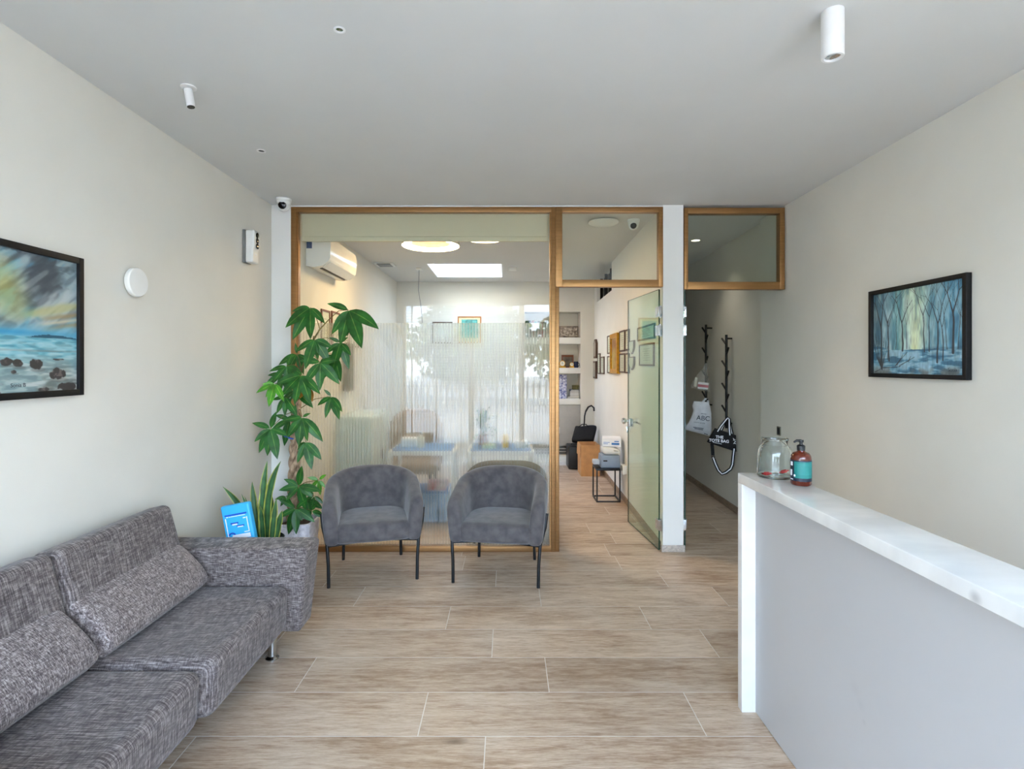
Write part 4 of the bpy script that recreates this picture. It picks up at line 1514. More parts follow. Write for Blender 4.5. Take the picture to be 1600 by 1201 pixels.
def wood_painting(h=230, w=300):
    V, U = np.mgrid[0:h, 0:w]
    U, V = U / (w - 1), V / (h - 1)
    n1, n2, n3 = vnoise(h, w, 3, 22, 21, 4), vnoise(h, w, 5, 6, 22, 4), vnoise(h, w, 24, 7, 23, 4)
    img = np.zeros((h, w, 3)) + np.array((96, 140, 162.0))
    img = blend(img, (1 - sst(0.0, 0.16, np.abs(U - 0.03))) * 0.8, (64, 88, 104))
    img = blend(img, (1 - sst(0.0, 0.09, np.abs(U - 0.19))) * 0.8, (150, 172, 184))
    img = blend(img, (1 - sst(0.0, 0.16, np.abs(U - 0.34))) * 0.8, (92, 142, 148))
    img = blend(img, (1 - sst(0.04, 0.20, np.abs(U - 0.50 - 0.04 * (n2 - .5)))) * 0.95, (176, 194, 178))
    img = blend(img, (1 - sst(0.0, 0.09, np.abs(U - 0.50))) * sst(0.2, 0.7, V) * 0.8, (206, 208, 160))
    img = blend(img, (1 - sst(0.0, 0.07, np.abs(U - 0.42))) * sst(0.4, 0.7, V) * 0.6, (164, 184, 204))
    img = blend(img, sst(0.66, 0.95, U) * 0.75, (64, 124, 164))
    img = blend(img, sst(0.48, 0.62, n1) * 0.30, (190, 206, 212))
    img = blend(img, sst(0.5, 0.65, 1 - n1) * 0.35, (40, 84, 112))
    gr = np.zeros((h, w, 3)) + np.array((92, 140, 170.0))
    gr = blend(gr, sst(0.45, 0.6, n3) * 0.7, (150, 180, 200))
    gr = blend(gr, sst(0.5, 0.66, 1 - n3) * 0.7, (36, 78, 106))
    gr = blend(gr, sst(0.88, 0.98, V) * sst(0.4, 0.6, n2) * 0.7, (92, 88, 84))
    gr = blend(gr, (1 - sst(0.03, 0.12, np.hypot(U - 0.74, (V - 0.80) * 1.6))) * 0.5, (24, 74, 106))
    hz = 0.715 + 0.03 * (n2 - 0.5) - 0.05 * sst(0.2, 0.35, 0.42 - U) * (U < 0.42)
    img = np.where((V > hz)[..., None], gr, img)
    img = blend(img, (1 - sst(0.0, 0.03, np.abs(V - hz))) * 0.35 * (U > 0.58), (30, 62, 84))
    dk = (38, 40, 46)

    def tree(u, vb, vt, w0, seed, depth=3, col=dk, al=0.85):
        nonlocal img
        w0 *= 1.4
        al = min(1.0, al * 1.12)
        rg = random.Random(seed)

        def br(x, y, a, L, wd, k):
            nonlocal img
            pts = [(x, y)]
            for i in range(4):
                a2 = a + rg.uniform(-0.12, 0.12)
                x += math.sin(a2) * L / 4 / 1.33
                y -= math.cos(a2) * L / 4
                pts.append((x, y))
            img = stroke(img, pts, wd, wd * 0.55, col, al)
            if k > 0:
                for sgn in (-1, 1):
                    br(x, y, a + sgn * rg.uniform(0.2, 0.5), L * rg.uniform(0.5, 0.75), wd * 0.55, k - 1)
        br(u, vb, rg.uniform(-0.05, 0.05), (vb - vt) * 0.55, w0, depth)

    for (u, vb, vt, w0, sd, dp, al) in ((0.285, 0.70, 0.02, 0.004, 2, 2, 0.5), (0.415, 0.70, 0.2, 0.004, 3, 2, 0.5), (0.83, 0.72, 0.05, 0.004, 4, 2, 0.6), (0.93, 0.72, 0.1, 0.004, 5, 2, 0.55), (0.975, 0.74, 0.2, 0.004, 6, 2, 0.6),
                                        (0.205, 0.84, 0.0, 0.008, 7, 3, 0.75), (0.185, 0.82, 0.1, 0.005, 17, 2, 0.6), (0.365, 0.72, 0.12, 0.009, 8, 2, 0.85), (0.605, 0.74, 0.0, 0.006, 9, 3, 0.75), (0.655, 0.74, 0.05, 0.005, 10, 3, 0.75), (0.735, 0.86, 0.1, 0.008, 11, 3, 0.85),
                                        (0.79, 0.84, 0.2, 0.006, 12, 2, 0.75), (0.885, 0.76, 0.0, 0.011, 13, 3, 0.8), (0.105, 0.90, 0.05, 0.011, 14, 3, 0.85)):
        tree(u, vb, vt, w0, sd, dp, al=al)
    for k, (x2, y2) in enumerate(((0.0, 0.55), (0.03, 0.5), (0.07, 0.52), (0.14, 0.55), (0.17, 0.6), (0.01, 0.66), (0.19, 0.66), (0.05, 0.58))):
        img = stroke(img, [(0.115, 0.95), (0.1 + (x2 - 0.1) * 0.5, 0.8), (x2, y2)], 0.006, 0.0025, dk, 0.8)
    for (a, b2) in (((0.28, 0.90), (0.42, 0.74)), ((0.30, 0.89), (0.37, 0.77)), ((0.33, 0.90), (0.50, 0.80)), ((0.43, 0.85), (0.46, 0.79)), ((0.02, 0.98), (0.12, 0.93)), ((0.1, 0.93), (0.34, 0.91))):
        img = stroke(img, [a, b2], 0.006, 0.003, dk, 0.75)
    fine = vnoise(h, w, 12, 60, 77, 2)
    img = img * (0.86 + 0.30 * fine[..., None])
    return np.clip(img * np.array((1.14, 1.14, 1.08)), 0, 255)


def canvas(name, img, org, du, dv, parent, nrm, mname, coat):
    """a flat canvas of small quads, each corner with its own pigment"""
    h, w, _ = img.shape
    off = parent.location
    U, V = np.meshgrid(np.linspace(0, 1, w), np.linspace(0, 1, h))
    pts = (np.array(org)[None, None] + U[..., None] * np.array(du) + V[..., None] * np.array(dv) - np.array(off)).reshape(-1, 3)
    ii = np.arange((h - 1) * (w - 1))
    r_, c_ = ii // (w - 1), ii % (w - 1)
    a = r_ * w + c_
    me = bpy.data.meshes.new(name)
    me.from_pydata(pts.tolist(), [], np.stack([a, a + w, a + w + 1, a + 1], 1).tolist())
    col = np.clip(img.reshape(-1, 3) / 255.0, 0, 1)
    col = np.where(col <= 0.04045, col / 12.92, ((col + 0.055) / 1.055) ** 2.4)
    at_ = me.color_attributes.new('pigment', 'FLOAT_COLOR', 'POINT')
    at_.data.foreach_set('color', np.concatenate([col, np.ones((len(col), 1))], 1).ravel().astype(np.float32))
    m = bpy.data.materials.new(mname)
    m.use_nodes = True
    b2 = m.node_tree.nodes['Principled BSDF']
    an = nd(m.node_tree, 'ShaderNodeAttribute', attribute_name='pigment')
    m.node_tree.links.new(an.outputs['Color'], b2.inputs['Base Color'])
    b2.inputs['Roughness'].default_value = 0.55
    b2.inputs['Coat Weight'].default_value = coat
    b2.inputs['Coat Roughness'].default_value = 0.03
    me.materials.append(m)
    o = bpy.data.objects.new(name, me)
    COL.objects.link(o)
    o.parent = parent
    return o


# left: seascape
LY0, LY1, LZ0, LZ1 = 1.585, 2.41, 1.393, 2.003
lp = thing('framed_painting', 'black framed seascape painting with rocks on the left wall', 'painting', (XL, (LY0 + LY1) / 2, LZ0))
q = MB()
fw = 0.027
q.box(XL + 0.002, XL + 0.030, LY0, LY0 + fw, LZ0, LZ1, r=0.002)
q.box(XL + 0.002, XL + 0.030, LY1 - fw, LY1, LZ0, LZ1, r=0.002)
q.box(XL + 0.002, XL + 0.0295, LY0 + fw - 0.001, LY1 - fw + 0.001, LZ0, LZ0 + fw, r=0.002)
q.box(XL + 0.002, XL + 0.0295, LY0 + fw - 0.001, LY1 - fw + 0.001, LZ1 - fw, LZ1, r=0.002)
q.build('frame', M['black_frame'], lp)
MB().box(XL + 0.002, XL + 0.012, LY0 + 0.01, LY1 - 0.01, LZ0 + 0.01, LZ1 - 0.01).build('backing', M['black_frame'], lp, smooth=0)
canvas('canvas', sea_painting(), (XL + 0.0165, LY0 + 0.024, LZ1 - 0.024), (0, LY1 - LY0 - 0.048, 0), (0, 0, -(LZ1 - LZ0 - 0.048)), lp, 1, 'seascape_pigment', 0.15)
mtx = Matrix.Translation((XL + 0.0175, LY0 + 0.025 + 0.63 * (LY1 - LY0 - 0.05), LZ0 + 0.055)) @ Matrix(((0, 0, 1, 0), (1, 0, 0, 0), (0, 1, 0, 0), (0, 0, 0, 1)))
MB().text('Sonia B', 0.022, mtx, extrude=0.0002).build('signature', M['ink'], lp, smooth=0)

# right: woods
q0, q1 = PX(1357, 456, 2.242), PX(1510, 425, 2.242)
RY0, RY1, RZ1, RZ0 = q1.y, q0.y, 1.980, 1.452
rp_ = thing('framed_painting', 'black framed painting of bare trees in blue woods on the right wall', 'painting', (XR, (RY0 + RY1) / 2, RZ0))
q = MB()
fw = 0.024
q.box(XR - 0.032, XR - 0.002, RY0, RY0 + fw, RZ0, RZ1, r=0.002)
q.box(XR - 0.032, XR - 0.002, RY1 - fw, RY1, RZ0, RZ1, r=0.002)
q.box(XR - 0.0315, XR - 0.002, RY0 + fw - 0.001, RY1 - fw + 0.001, RZ0, RZ0 + fw, r=0.002)
q.box(XR - 0.0315, XR - 0.002, RY0 + fw - 0.001, RY1 - fw + 0.001, RZ1 - fw, RZ1, r=0.002)
q.build('frame', M['black_frame'], rp_)
MB().box(XR - 0.010, XR - 0.002, RY0 + 0.01, RY1 - 0.01, RZ0 + 0.01, RZ1 - 0.01).build('backing', M['black_frame'], rp_, smooth=0)
canvas('canvas', wood_painting(), (XR - 0.014, RY1 - 0.021, RZ1 - 0.021), (0, -(RY1 - RY0 - 0.042), 0), (0, 0, -(RZ1 - RZ0 - 0.042)), rp_, 1, 'woods_pigment', 0.5)
mtx = Matrix.Translation((XR - 0.0155, RY0 + 0.10, RZ0 + 0.05)) @ Matrix(((0, 0, -1, 0), (-1, 0, 0, 0), (0, 1, 0, 0), (0, 0, 0, 1)))
MB().text('Sonia', 0.026, mtx, extrude=0.0002).build('signature', M['ink'], rp_, smooth=0)

# ------------------------------------------------------------------ fittings on the left wall and the ceiling
p = PX(212, 441, XL + 0.02)
wl_ = thing('wall_light', 'round white disc light on the left wall beside the seascape', 'light', (XL, p.y, p.z))
my = Matrix.Rotation(PI / 2, 3, 'Y')
MB().lathe([(0.055, 0.001), (0.055, 0.012)], (XL, p.y, p.z), 40, mtx=my).build('mount', M['grey_plastic'], wl_)
MB().lathe([(0.055, 0.012), (0.072, 0.012), (0.074, 0.015), (0.074, 0.032), (0.070, 0.037), (0.001, 0.038)], (XL, p.y, p.z), 48, mtx=my).build('disc', M['wall_white'], wl_)

e0 = PX(394, 386, XL + 0.05)
em = thing('alarm_siren', 'white wall unit with grey back and three dark round lenses near the corner camera', 'alarm', (XL, e0.y, e0.z))
ey, ez = e0.y, e0.z
MB().sbox((XL + 0.011, ey, ez), (0.020, 0.10, 0.24), 0.004).build('back_plate', M['grey_plastic'], em)


def cov(p):
    return (p.x - (0.010 if p.z < -0.01 else 0) * (1 if p.x > 0 else 0), p.y, p.z)


MB().sbox((XL + 0.054, ey, ez), (0.066, 0.096, 0.238), 0.012, (2, 2, 8), cov).build('cover', M['white_plastic'], em)
q = MB()
for k in range(3):
    q.lathe([(0.020, 0.0), (0.020, 0.005), (0.012, 0.007), (0.001, 0.007)], (XL + 0.087, ey, ez + 0.085 - 0.04 * k), 20, mtx=my)
q.build('lens', M['black_glass'], em)
MB().lathe([(0.006, 0.0), (0.006, 0.004), (0.001, 0.004)], (XL + 0.077, ey, ez - 0.055), 12, mtx=my).build('indicator', M['light_print'], em)


def cctv(px, py, wpx, label, look):
    p = PZ(px, py, CEIL)
    r = wpx * p.y / F / 2
    t = thing('dome_camera', label, 'camera', (p.x, p.y, CEIL), 0, 'dome security cameras')
    MB().lathe([(r, 0.0), (r, -0.012), (r * 0.97, -0.018), (r * 0.9, -0.022), (r * 0.86, -0.045)], p, 32).build('housing', M['white_plastic'], t)
    cpt = Vector((p.x, p.y, CEIL - 0.048))
    prof = [(r * 0.80 * math.cos(a), r * 0.80 * math.sin(a)) for a in [PI / 2 - PI * i / 14 for i in range(15)]]
    prof = [(max(x, 0.0005), z) for x, z in prof]
    MB().lathe(prof, cpt, 32, cap=False).build('eyeball', M['white_plastic'], t)
    d = Vector(look).normalized()
    mq = d.to_track_quat('Z', 'Y').to_matrix()
    MB().lathe([(r * 0.50, r * 0.60), (r * 0.50, r * 0.70), (r * 0.44, r * 0.78), (r * 0.25, r * 0.84), (0.0005, r * 0.86)], cpt, 24, mtx=mq).build('lens', M['black_glass'], t)


cctv(443, 311, 24, 'white dome security camera in the front corner above the potted tree', (0.15, -1, -0.25))
cctv(990, 343.5, 19, 'white dome security camera behind the transom above the glass door', (-0.25, -1, -0.35))

# downlights and spots
for (px, py, wpx, lb) in ((530.6, 46, 18, 'small white recessed ceiling downlight nearest the viewer'), (408.4, 235.4, 14, 'small recessed ceiling downlight near the left wall, furthest from the viewer')):
    p = PZ(px, py, CEIL)
    r = wpx * p.y / F / 2
    t = thing('downlight', lb, 'ceiling light', (p.x, p.y, CEIL), 0, 'recessed downlights')
    MB().lathe([(r, -0.0005), (r, -0.004), (r * 0.8, -0.005), (r * 0.62, -0.003), (r * 0.62, -0.0005)], p, 32, cap=False).build('trim_ring', M['white_metal'], t)
    MB().lathe([(r * 0.62, -0.001), (r * 0.3, -0.0015), (0.0005, -0.002)], p, 24, cap=False).build('reflector', M['black_glass'] if px < 500 else M['chrome'], t)
p = PZ(294.5, 135.5, CEIL)
t = thing('spotlight', 'small white tilted spotlight on the ceiling near the left wall', 'ceiling light', (p.x, p.y, CEIL))
MB().lathe([(0.034, -0.0005), (0.034, -0.006), (0.001, -0.007)], p, 32).build('base', M['white_metal'], t)
MB().tube([p + Vector((0, 0, -0.005)), p + Vector((0.001, 0, -0.022))], 0.006, 10).build('joint', M['white_metal'], t)
dv = Vector((0.20, -0.05, -1)).normalized()
a0 = p + Vector((-0.002, 0, -0.014))
MB().tube([a0, a0 + dv * 0.085], 0.0185, 28).build('barrel', M['white_metal'], t)
MB().tube([a0 + dv * 0.0845, a0 + dv * 0.0858], 0.0165, 24).build('aperture', M['black_glass'], t)
p = PZ(1301, 18, CEIL)
t = thing('spotlight', 'large white cylinder spotlight on the ceiling above the counter', 'ceiling light', (p.x, p.y, CEIL))
MB().lathe([(0.038, -0.0005), (0.038, -0.168), (0.036, -0.171), (0.028, -0.171), (0.027, -0.150), (0.001, -0.150)], p, 40, cap=False).build('barrel', M['white_metal'], t)
MB().lathe([(0.0265, -0.163), (0.018, -0.158), (0.010, -0.156), (0.0005, -0.156)], p, 32, cap=False).build('reflector', M['chrome'], t)

# ------------------------------------------------------------------ treatment room
M['warm_emit'] = mat('lit_diffuser', (255, 218, 164), 0.5, vary=0.0, emit=10.5)
M['warm_inner'] = mat('lamp_inner_white', (240, 220, 190), 0.6)
for (px, py, wpx, lb) in ((673, 384, 90, 'larger lit ring ceiling lamp in the rear room'), (757, 372, 66, 'smaller lit ring ceiling lamp in the rear room, half behind the blind')):
    p = PZ(px, py, 2.75)
    r = wpx * p.y / F / 2
    t = thing('ring_lamp', lb, 'ceiling light', (p.x, p.y, CEIL), 0, 'ring ceiling lamps')
    q = Vector((p.x, p.y, 0))
    MB().lathe([(r, 2.829), (r, 2.752), (r * 0.985, 2.748), (r * 0.985, 2.829)], q, 64, cap=False).build('housing', M['white_metal'], t)
    MB().lathe([(r * 0.985, 2.750), (r * 0.72, 2.762), (r * 0.70, 2.775)], q, 64, cap=False).build('diffuser', M['warm_emit'], t)
    MB().lathe([(r * 0.70, 2.775), (r * 0.66, 2.82), (0.001, 2.825)], q, 64, cap=False).build('inner_dish', M['warm_inner'], t)

p = PZ(943, 344.5, CEIL)
t = thing('ceiling_fitting', 'shallow white disc fitting on the rear room ceiling, seen through the transom', 'ceiling light', (p.x, p.y, CEIL))
MB().lathe([(0.10, -0.0005), (0.10, -0.012)], p, 32).build('base', M['grey_plastic'], t)
MB().lathe([(0.135, -0.012), (0.135, -0.022), (0.11, -0.034), (0.001, -0.040)], p, 40).build('cover', M['white_plastic'], t)
p = PZ(1087, 375, CEIL)
t = thing('downlight', 'round white downlight on the corridor ceiling behind the right transom', 'ceiling light', (p.x, p.y, CEIL), 0, 'recessed downlights')
MB().lathe([(0.055, -0.0005), (0.055, -0.006), (0.045, -0.007), (0.04, -0.001)], p, 32, cap=False).build('trim_ring', M['white_metal'], t)
MB().lathe([(0.041, -0.002), (0.0005, -0.003)], p, 24, cap=False).build('reflector', mat('lit_lamp_glass', (255, 244, 224), 0.5, vary=0.0, emit=1.2), t)
ld = bpy.data.lights.new('corridor_lamp', 'SPOT')
ld.energy, ld.spot_size, ld.spot_blend, ld.shadow_soft_size = 2.6, math.radians(105), 1.0, 0.05
ld.color = (1.0, 0.90, 0.72)
lo = bpy.data.objects.new('corridor_lamp', ld)
lo.location = (p.x, p.y, CEIL - 0.02)
COL.objects.link(lo)

p = PZ(602, 412, CEIL)
t = thing('ceiling_vent', 'small square vent in the rear room ceiling near the left wall', 'vent', (p.x, p.y, CEIL))
MB().box(p.x - 0.12, p.x + 0.12, p.y - 0.11, p.y + 0.11, CEIL - 0.022, CEIL - 0.0005, r=0.004).build('frame', M['white_plastic'], t)
MB().box(p.x - 0.085, p.x + 0.085, p.y - 0.115, p.y + 0.08, CEIL - 0.026, CEIL - 0.018).build('grille', M['grey_plastic'], t, smooth=0)
p = PZ(655, 419, CEIL)
t = thing('hanging_cable', 'thin dark cable hanging from a small box on the rear room ceiling', 'cable', (p.x, p.y, CEIL))
MB().box(p.x - 0.04, p.x + 0.04, p.y - 0.04, p.y + 0.04, CEIL - 0.025, CEIL - 0.0005, r=0.004).build('ceiling_box', M['white_plastic'], t)
MB().tube([(p.x, p.y, CEIL - 0.02), (p.x - 0.01, p.y, CEIL - 0.3), (p.x + 0.03, p.y, CEIL - 0.55), (p.x + 0.045, p.y, 2.05)], 0.004, 6).build('cable', M['grey_plastic'], t)
p = PZ(801, 418, CEIL)
tag(MB().box(p.x - 0.05, p.x + 0.05, p.y - 0.05, p.y + 0.05, CEIL - 0.035, CEIL - 0.0005, r=0.006).build('ceiling_sensor', M['white_plastic'], origin=(p.x, p.y, CEIL)), 'small white sensor box on the rear room ceiling beside the skylight', 'sensor')

# air conditioner on the left wall
AY0, AY1 = 4.66, 5.46
ac = thing('air_conditioner', 'white wall air conditioner seen through the top left of the glass partition', 'air conditioner', (-1.75, (AY0 + AY1) / 2, 2.37))
prof = [(-1.748, 2.385), (-1.68, 2.372), (-1.60, 2.388), (-1.548, 2.43), (-1.538, 2.455), (-1.532, 2.56), (-1.540, 2.635), (-1.57, 2.655), (-1.748, 2.655)]
MB().loft([[(x, y, z) for x, z in prof] for y in (AY0, AY0 + 0.2, AY0 + 0.4, AY0 + 0.6, AY1)]).build('body', mat('white_gloss_plastic', (236, 234, 226), 0.15, vary=0.01), ac, smooth=30)
MB().box(-1.655, -1.632, AY0 + 0.08, AY1 - 0.06, 2.372, 2.382).build('air_slot', M['black_plastic'], ac, smooth=0)
q = MB()
q.loft([[(x, y, z) for x, z in ((-1.610, 2.380), (-1.545, 2.427), (-1.542, 2.424), (-1.608, 2.375))] for y in (AY0 + 0.03, AY1 - 0.03)])
q.build('flap', M['white_plastic'], ac)
q = MB()
q.box(-1.742, -1.695, AY0 - 0.0015, AY0, 2.535, 2.615)
q.build('energy_label', mat('blue_sticker', (42, 74, 128), 0.5, vary=0.2, scale=80), ac, smooth=0)
tag(MB().box(-1.749, -1.747, AY0 + 0.02, AY1 - 0.02, 2.40, 2.64).build('mounting_plate', M['grey_plastic'], ac), 'grey mounting plate', 'plate')
ac.children[-1].pop('category', None) if 'category' in ac.children[-1] else None
for o_ in ac.children:
    if 'category' in o_:
        del o_['category']


def flat_frame(label, y0, y1, z0, z1, xf, side, fm, pm_, name='picture_frame', cat='picture frame', group=None, fw=0.016, lines=True, th=0.016):
    """frame hung on a wall that runs along Y; xf(y) is the wall face, side the way it looks"""
    xa = xf((y0 + y1) / 2)
    t = thing(name, label, cat, (xa, (y0 + y1) / 2, z0), 0, group)
    sl = (xf(y1) - xf(y0)) / (y1 - y0)

    def bar(mb, ya, yb, za, zb, d0, d1, mi=0):
        xs = [(xf(ya) + side * d0, ya), (xf(ya) + side * d1, ya), (xf(yb) + side * d1, yb), (xf(yb) + side * d0, yb)]
        mb.prism(xs, za, zb, mi)
    q = MB()
    bar(q, y0, y0 + fw, z0, z1, 0.0015, th)
    bar(q, y1 - fw, y1, z0, z1, 0.0015, th)
    bar(q, y0 + fw, y1 - fw, z0, z0 + fw, 0.0015, th)
    bar(q, y0 + fw, y1 - fw, z1 - fw, z1, 0.0015, th)
    q.build('frame', fm, t, smooth=0)
    q = MB()
    bar(q, y0 + fw, y1 - fw, z0 + fw, z1 - fw, 0.0015, th * 0.55, 0)
    if lines:
        hh, ww = z1 - z0, y1 - y0
        rl = random.Random(int(y0 * 1000))
        for k in range(6):
            zz = z1 - hh * (0.25 + 0.1 * k)
            h2 = ww * rl.uniform(0.15, 0.32)
            bar(q, (y0 + y1) / 2 - h2, (y0 + y1) / 2 + h2, zz, zz + 0.004, th * 0.5, th * 0.6, 1)
    q.build('certificate', [pm_, mat('grey_print', (150, 152, 140), 0.8)], t, smooth=0)
    return t


def wall_rect(px0, px1, py0, py1):
    """depths on the dividing wall for two photograph columns, heights at their middle"""
    ya = 1.1606 / ((px0 - VX) / F - 0.0247)
    yb = 1.1606 / ((px1 - VX) / F - 0.0247)
    ym = (ya + yb) / 2
    return yb, ya, EYE - (py1 - VY) * ym / F, EYE - (py0 - VY) * ym / F


GW = 'certificates on the right wall of the rear room'
paper2 = mat('greenish_certificate', (206, 210, 192), 0.6, vary=0.03)
for (r4, lb, fm) in (((934.8, 938.8, 552, 584), 'narrow dark framed certificate next to the two upright plaques', 'brown_frame'),
                     ((939.6, 945, 557, 584), 'low dark framed certificate between plaques and the gold frame', 'brown_frame'),
                     ((950.3, 957, 524, 552.5), 'upper dark framed certificate just before the gold frame', 'brown_frame'),
                     ((950.3, 957, 556, 583), 'lower dark framed certificate just before the gold frame', 'brown_frame'),
                     ((969.4, 977.6, 516.5, 549), 'upper certificate right after the gold frame', 'brown_frame'),
                     ((978.4, 984.6, 514.5, 547.5), 'upper certificate half behind the free edge of the glass door', 'brown_frame'),
                     ((969.4, 977.6, 552, 582), 'lower certificate right after the gold frame', 'brown_frame'),
                     ((978.4, 984.6, 551.5, 583), 'lower certificate half behind the free edge of the glass door', 'brown_frame'),
                     ((997.8, 1024.7, 508.5, 531), 'landscape certificate seen through the green glass door', 'brown_frame'),
                     ((1000.7, 1023.4, 536.5, 571.5), 'portrait certificate seen through the green glass door', 'brown_frame')):
    y0, y1, z0, z1 = wall_rect(*r4)
    flat_frame(lb, y0, y1, z0, z1, div_x, -1, M[fm], paper2, group=GW)
y0, y1, z0, z1 = wall_rect(957.5, 969, 522.5, 582)
gp = flat_frame('wide gold frame with a yellow picture among the certificates', y0, y1, z0 - 0.01, z1 + 0.01, div_x, -1, M['gold_frame'], mat('yellow_picture', (206, 190, 110), 0.5, color2=(150, 104, 62), scale=4), fw=0.055, lines=False, th=0.04)

for (r4, rnd, lb) in (((930.3, 934.2, 530, 559.5), True, 'upper dark wooden plaque with rounded top in the rear corner'), ((929.6, 933.6, 564, 591), False, 'lower dark wooden plaque in the rear corner')):
    y0, y1, z0, z1 = wall_rect(*r4)
    t = thing('wall_plaque', lb, 'plaque', (div_x((y0 + y1) / 2), (y0 + y1) / 2, z0), 0, 'wooden plaques in the rear corner')
    pts = [(y0, z0), (y1, z0), (y1, z1 - (0.06 if rnd else 0)), ((y0 + y1) / 2 + 0.05, z1), ((y0 + y1) / 2 - 0.05, z1), (y0, z1 - (0.06 if rnd else 0))]
    MB().loft([[(div_x(y) - d_, y, z) for y, z in pts] for d_ in (0.0015, 0.03)]).build('board', M['brown_frame'], t, smooth=0)
    ym, zm = (y0 + y1) / 2, (z0 + z1) / 2
    MB().loft([[(div_x(ym + (y - ym) * 0.7) - d_, ym + (y - ym) * 0.7, zm + (z - zm) * 0.8) for y, z in pts] for d_ in (0.028, 0.033)]).build('plate', mat('dull_silver_plate', (170, 164, 156), 0.4, metal=0.4), t, smooth=0)
for (py0, py1, lb) in ((532, 553, 'upper shield shaped plaque seen through the edge of the glass door'), (557, 578, 'lower shield shaped plaque seen through the edge of the glass door')):
    y0, y1, z0, z1 = wall_rect(985.5, 993, py0, py1)
    w_ = (y1 - y0)
    ym = (y0 + y1) / 2
    pts = [(ym - w_ / 2, z1), (ym - w_ / 2, z0 + (z1 - z0) * 0.5), (ym - w_ * 0.3, z0 + (z1 - z0) * 0.2), (ym, z0), (ym + w_ * 0.3, z0 + (z1 - z0) * 0.2), (ym + w_ / 2, z0 + (z1 - z0) * 0.5), (ym + w_ / 2, z1)]
    t = thing('shield_plaque', lb, 'plaque', (div_x(ym), ym, z0), 0, 'shield plaques')
    MB().loft([[(div_x(y) - d_, y, z) for y, z in pts] for d_ in (0.0015, 0.02)]).build('board', M['brown_frame'], t, smooth=0)
    zm = (z0 + z1) / 2
    MB().loft([[(div_x(ym + (y - ym) * 0.8) - d_, ym + (y - ym) * 0.8, zm + (z - zm) * 0.82) for y, z in pts] for d_ in (0.019, 0.023)]).build('plate', paper2, t, smooth=0)

# small frames on the left wall above the film
GL = 'small brown frames on the left wall of the rear room'
for (px0, px1, lb) in ((503, 516, 'first small brown frame on the left wall beyond the tree top'), (519, 531, 'second small brown frame on the left wall beyond the tree top'), (546, 560.5, 'third small brown frame on the left wall beyond the tree top')):
    ya, yb = -1.735 * F / (px0 - VX), -1.735 * F / (px1 - VX)
    zt = EYE + (VY - 482 - (px0 - 503) * 0.2) * ya / F
    flat_frame(lb, ya, yb, zt - 0.36, zt, lambda y: -1.75, 1, mat('red_brown_frame', (122, 78, 56), 0.5), paper2, group=GL, fw=0.018)

# pictures on the rear wall


def back_frame(label, px0, px1, py0, hgt, fm, pm_, extra=None):
    a, b2 = P(px0, py0, YB - 0.02), P(px1, py0, YB - 0.02)
    t = thing('picture_frame', label, 'picture frame', ((a.x + b2.x) / 2, YB, a.z - hgt))
    q = MB()
    frame_rect(q, a.x, b2.x, a.z - hgt, a.z, 0.02, 0.02, 0.02, 0.02, YB - 0.02, YB - 0.0015)
    q.build('frame', fm, t)
    MB().box(a.x + 0.02, b2.x - 0.02, YB - 0.010, YB - 0.0015, a.z - hgt + 0.02, a.z - 0.02).build('picture', pm_, t, smooth=0)
    if extra:
        MB().box(a.x + 0.06, b2.x - 0.06, YB - 0.0125, YB - 0.0105, a.z - hgt + 0.08, a.z - 0.05).build('print', extra, t, smooth=0)


back_frame('orange framed poster with teal print on the rear wall', 715, 752, 494, 0.42, mat('orange_frame', (190, 120, 60), 0.5), mat('cream_poster', (236, 226, 176), 0.7), mat('teal_print', (96, 178, 168), 0.6, vary=0.3, scale=30))
back_frame('low framed picture on the rear wall left of the orange framed poster', 675.5, 707, 502.5, 0.34, M['brown_frame'], M['paper'])

# niche contents
YN = YB + 0.06
z = 1.9545
a = P(873.5, 527, YN)
b2 = P(905, 510, YN)
t = thing('relief_plaque', 'grey carved relief block on the top niche shelf', 'ornament', ((a.x + b2.x) / 2, YN + 0.05, z))
MB().box(a.x, b2.x - 0.01, YN + 0.02, YN + 0.07, z, z + 0.185, r=0.006).build('block', mat('carved_grey_stone', (150, 136, 120), 0.8, color2=(84, 74, 66), scale=18, bump=0.4), t)
MB().box(a.x + 0.02, b2.x - 0.03, YN + 0.012, YN + 0.021, z + 0.025, z + 0.16, r=0.004).build('relief', mat('pale_carving', (196, 184, 168), 0.8, color2=(96, 84, 74), scale=26, bump=1.0), t)
rl = random.Random(5)
bcol = [(60, 90, 84), (40, 58, 70), (110, 60, 50), (56, 110, 104), (70, 66, 60), (120, 50, 44), (48, 52, 58), (130, 124, 108)]
bmats = [mat('book_cover', c_, 0.6) for c_ in bcol]
desc = ['grey green book at the left end of the top niche shelf', 'slate blue book, second from the left on the top niche shelf', 'red brown book between slate and teal books on the top niche shelf', 'teal book in the middle of the top niche shelf row',
        'brown grey book right of the teal book on the top niche shelf', 'dark red book near the right end of the top niche shelf row', 'dark grey book, last but one of the top niche shelf row', 'beige book at the right end of the top niche shelf row']
x = NX0 + 0.01
for k in range(8):
    w_, h_ = rl.uniform(0.034, 0.05), rl.uniform(0.235, 0.275)
    t = thing('book', desc[k], 'book', (x + w_ / 2, YN + 0.09, z), 0, 'books on the top niche shelf')
    MB().box(x, x + 0.004, YN, YN + 0.18, z, z + h_).box(x + w_ - 0.004, x + w_, YN, YN + 0.18, z, z + h_).box(x, x + w_, YN - 0.003, YN + 0.002, z, z + h_).build('cover', bmats[k], t, smooth=0)
    MB().box(x + 0.004, x + w_ - 0.004, YN + 0.002, YN + 0.175, z + 0.004, z + h_ - 0.005).build('pages', M['paper'], t, smooth=0)
    x += w_ + 0.003
z = 1.4755
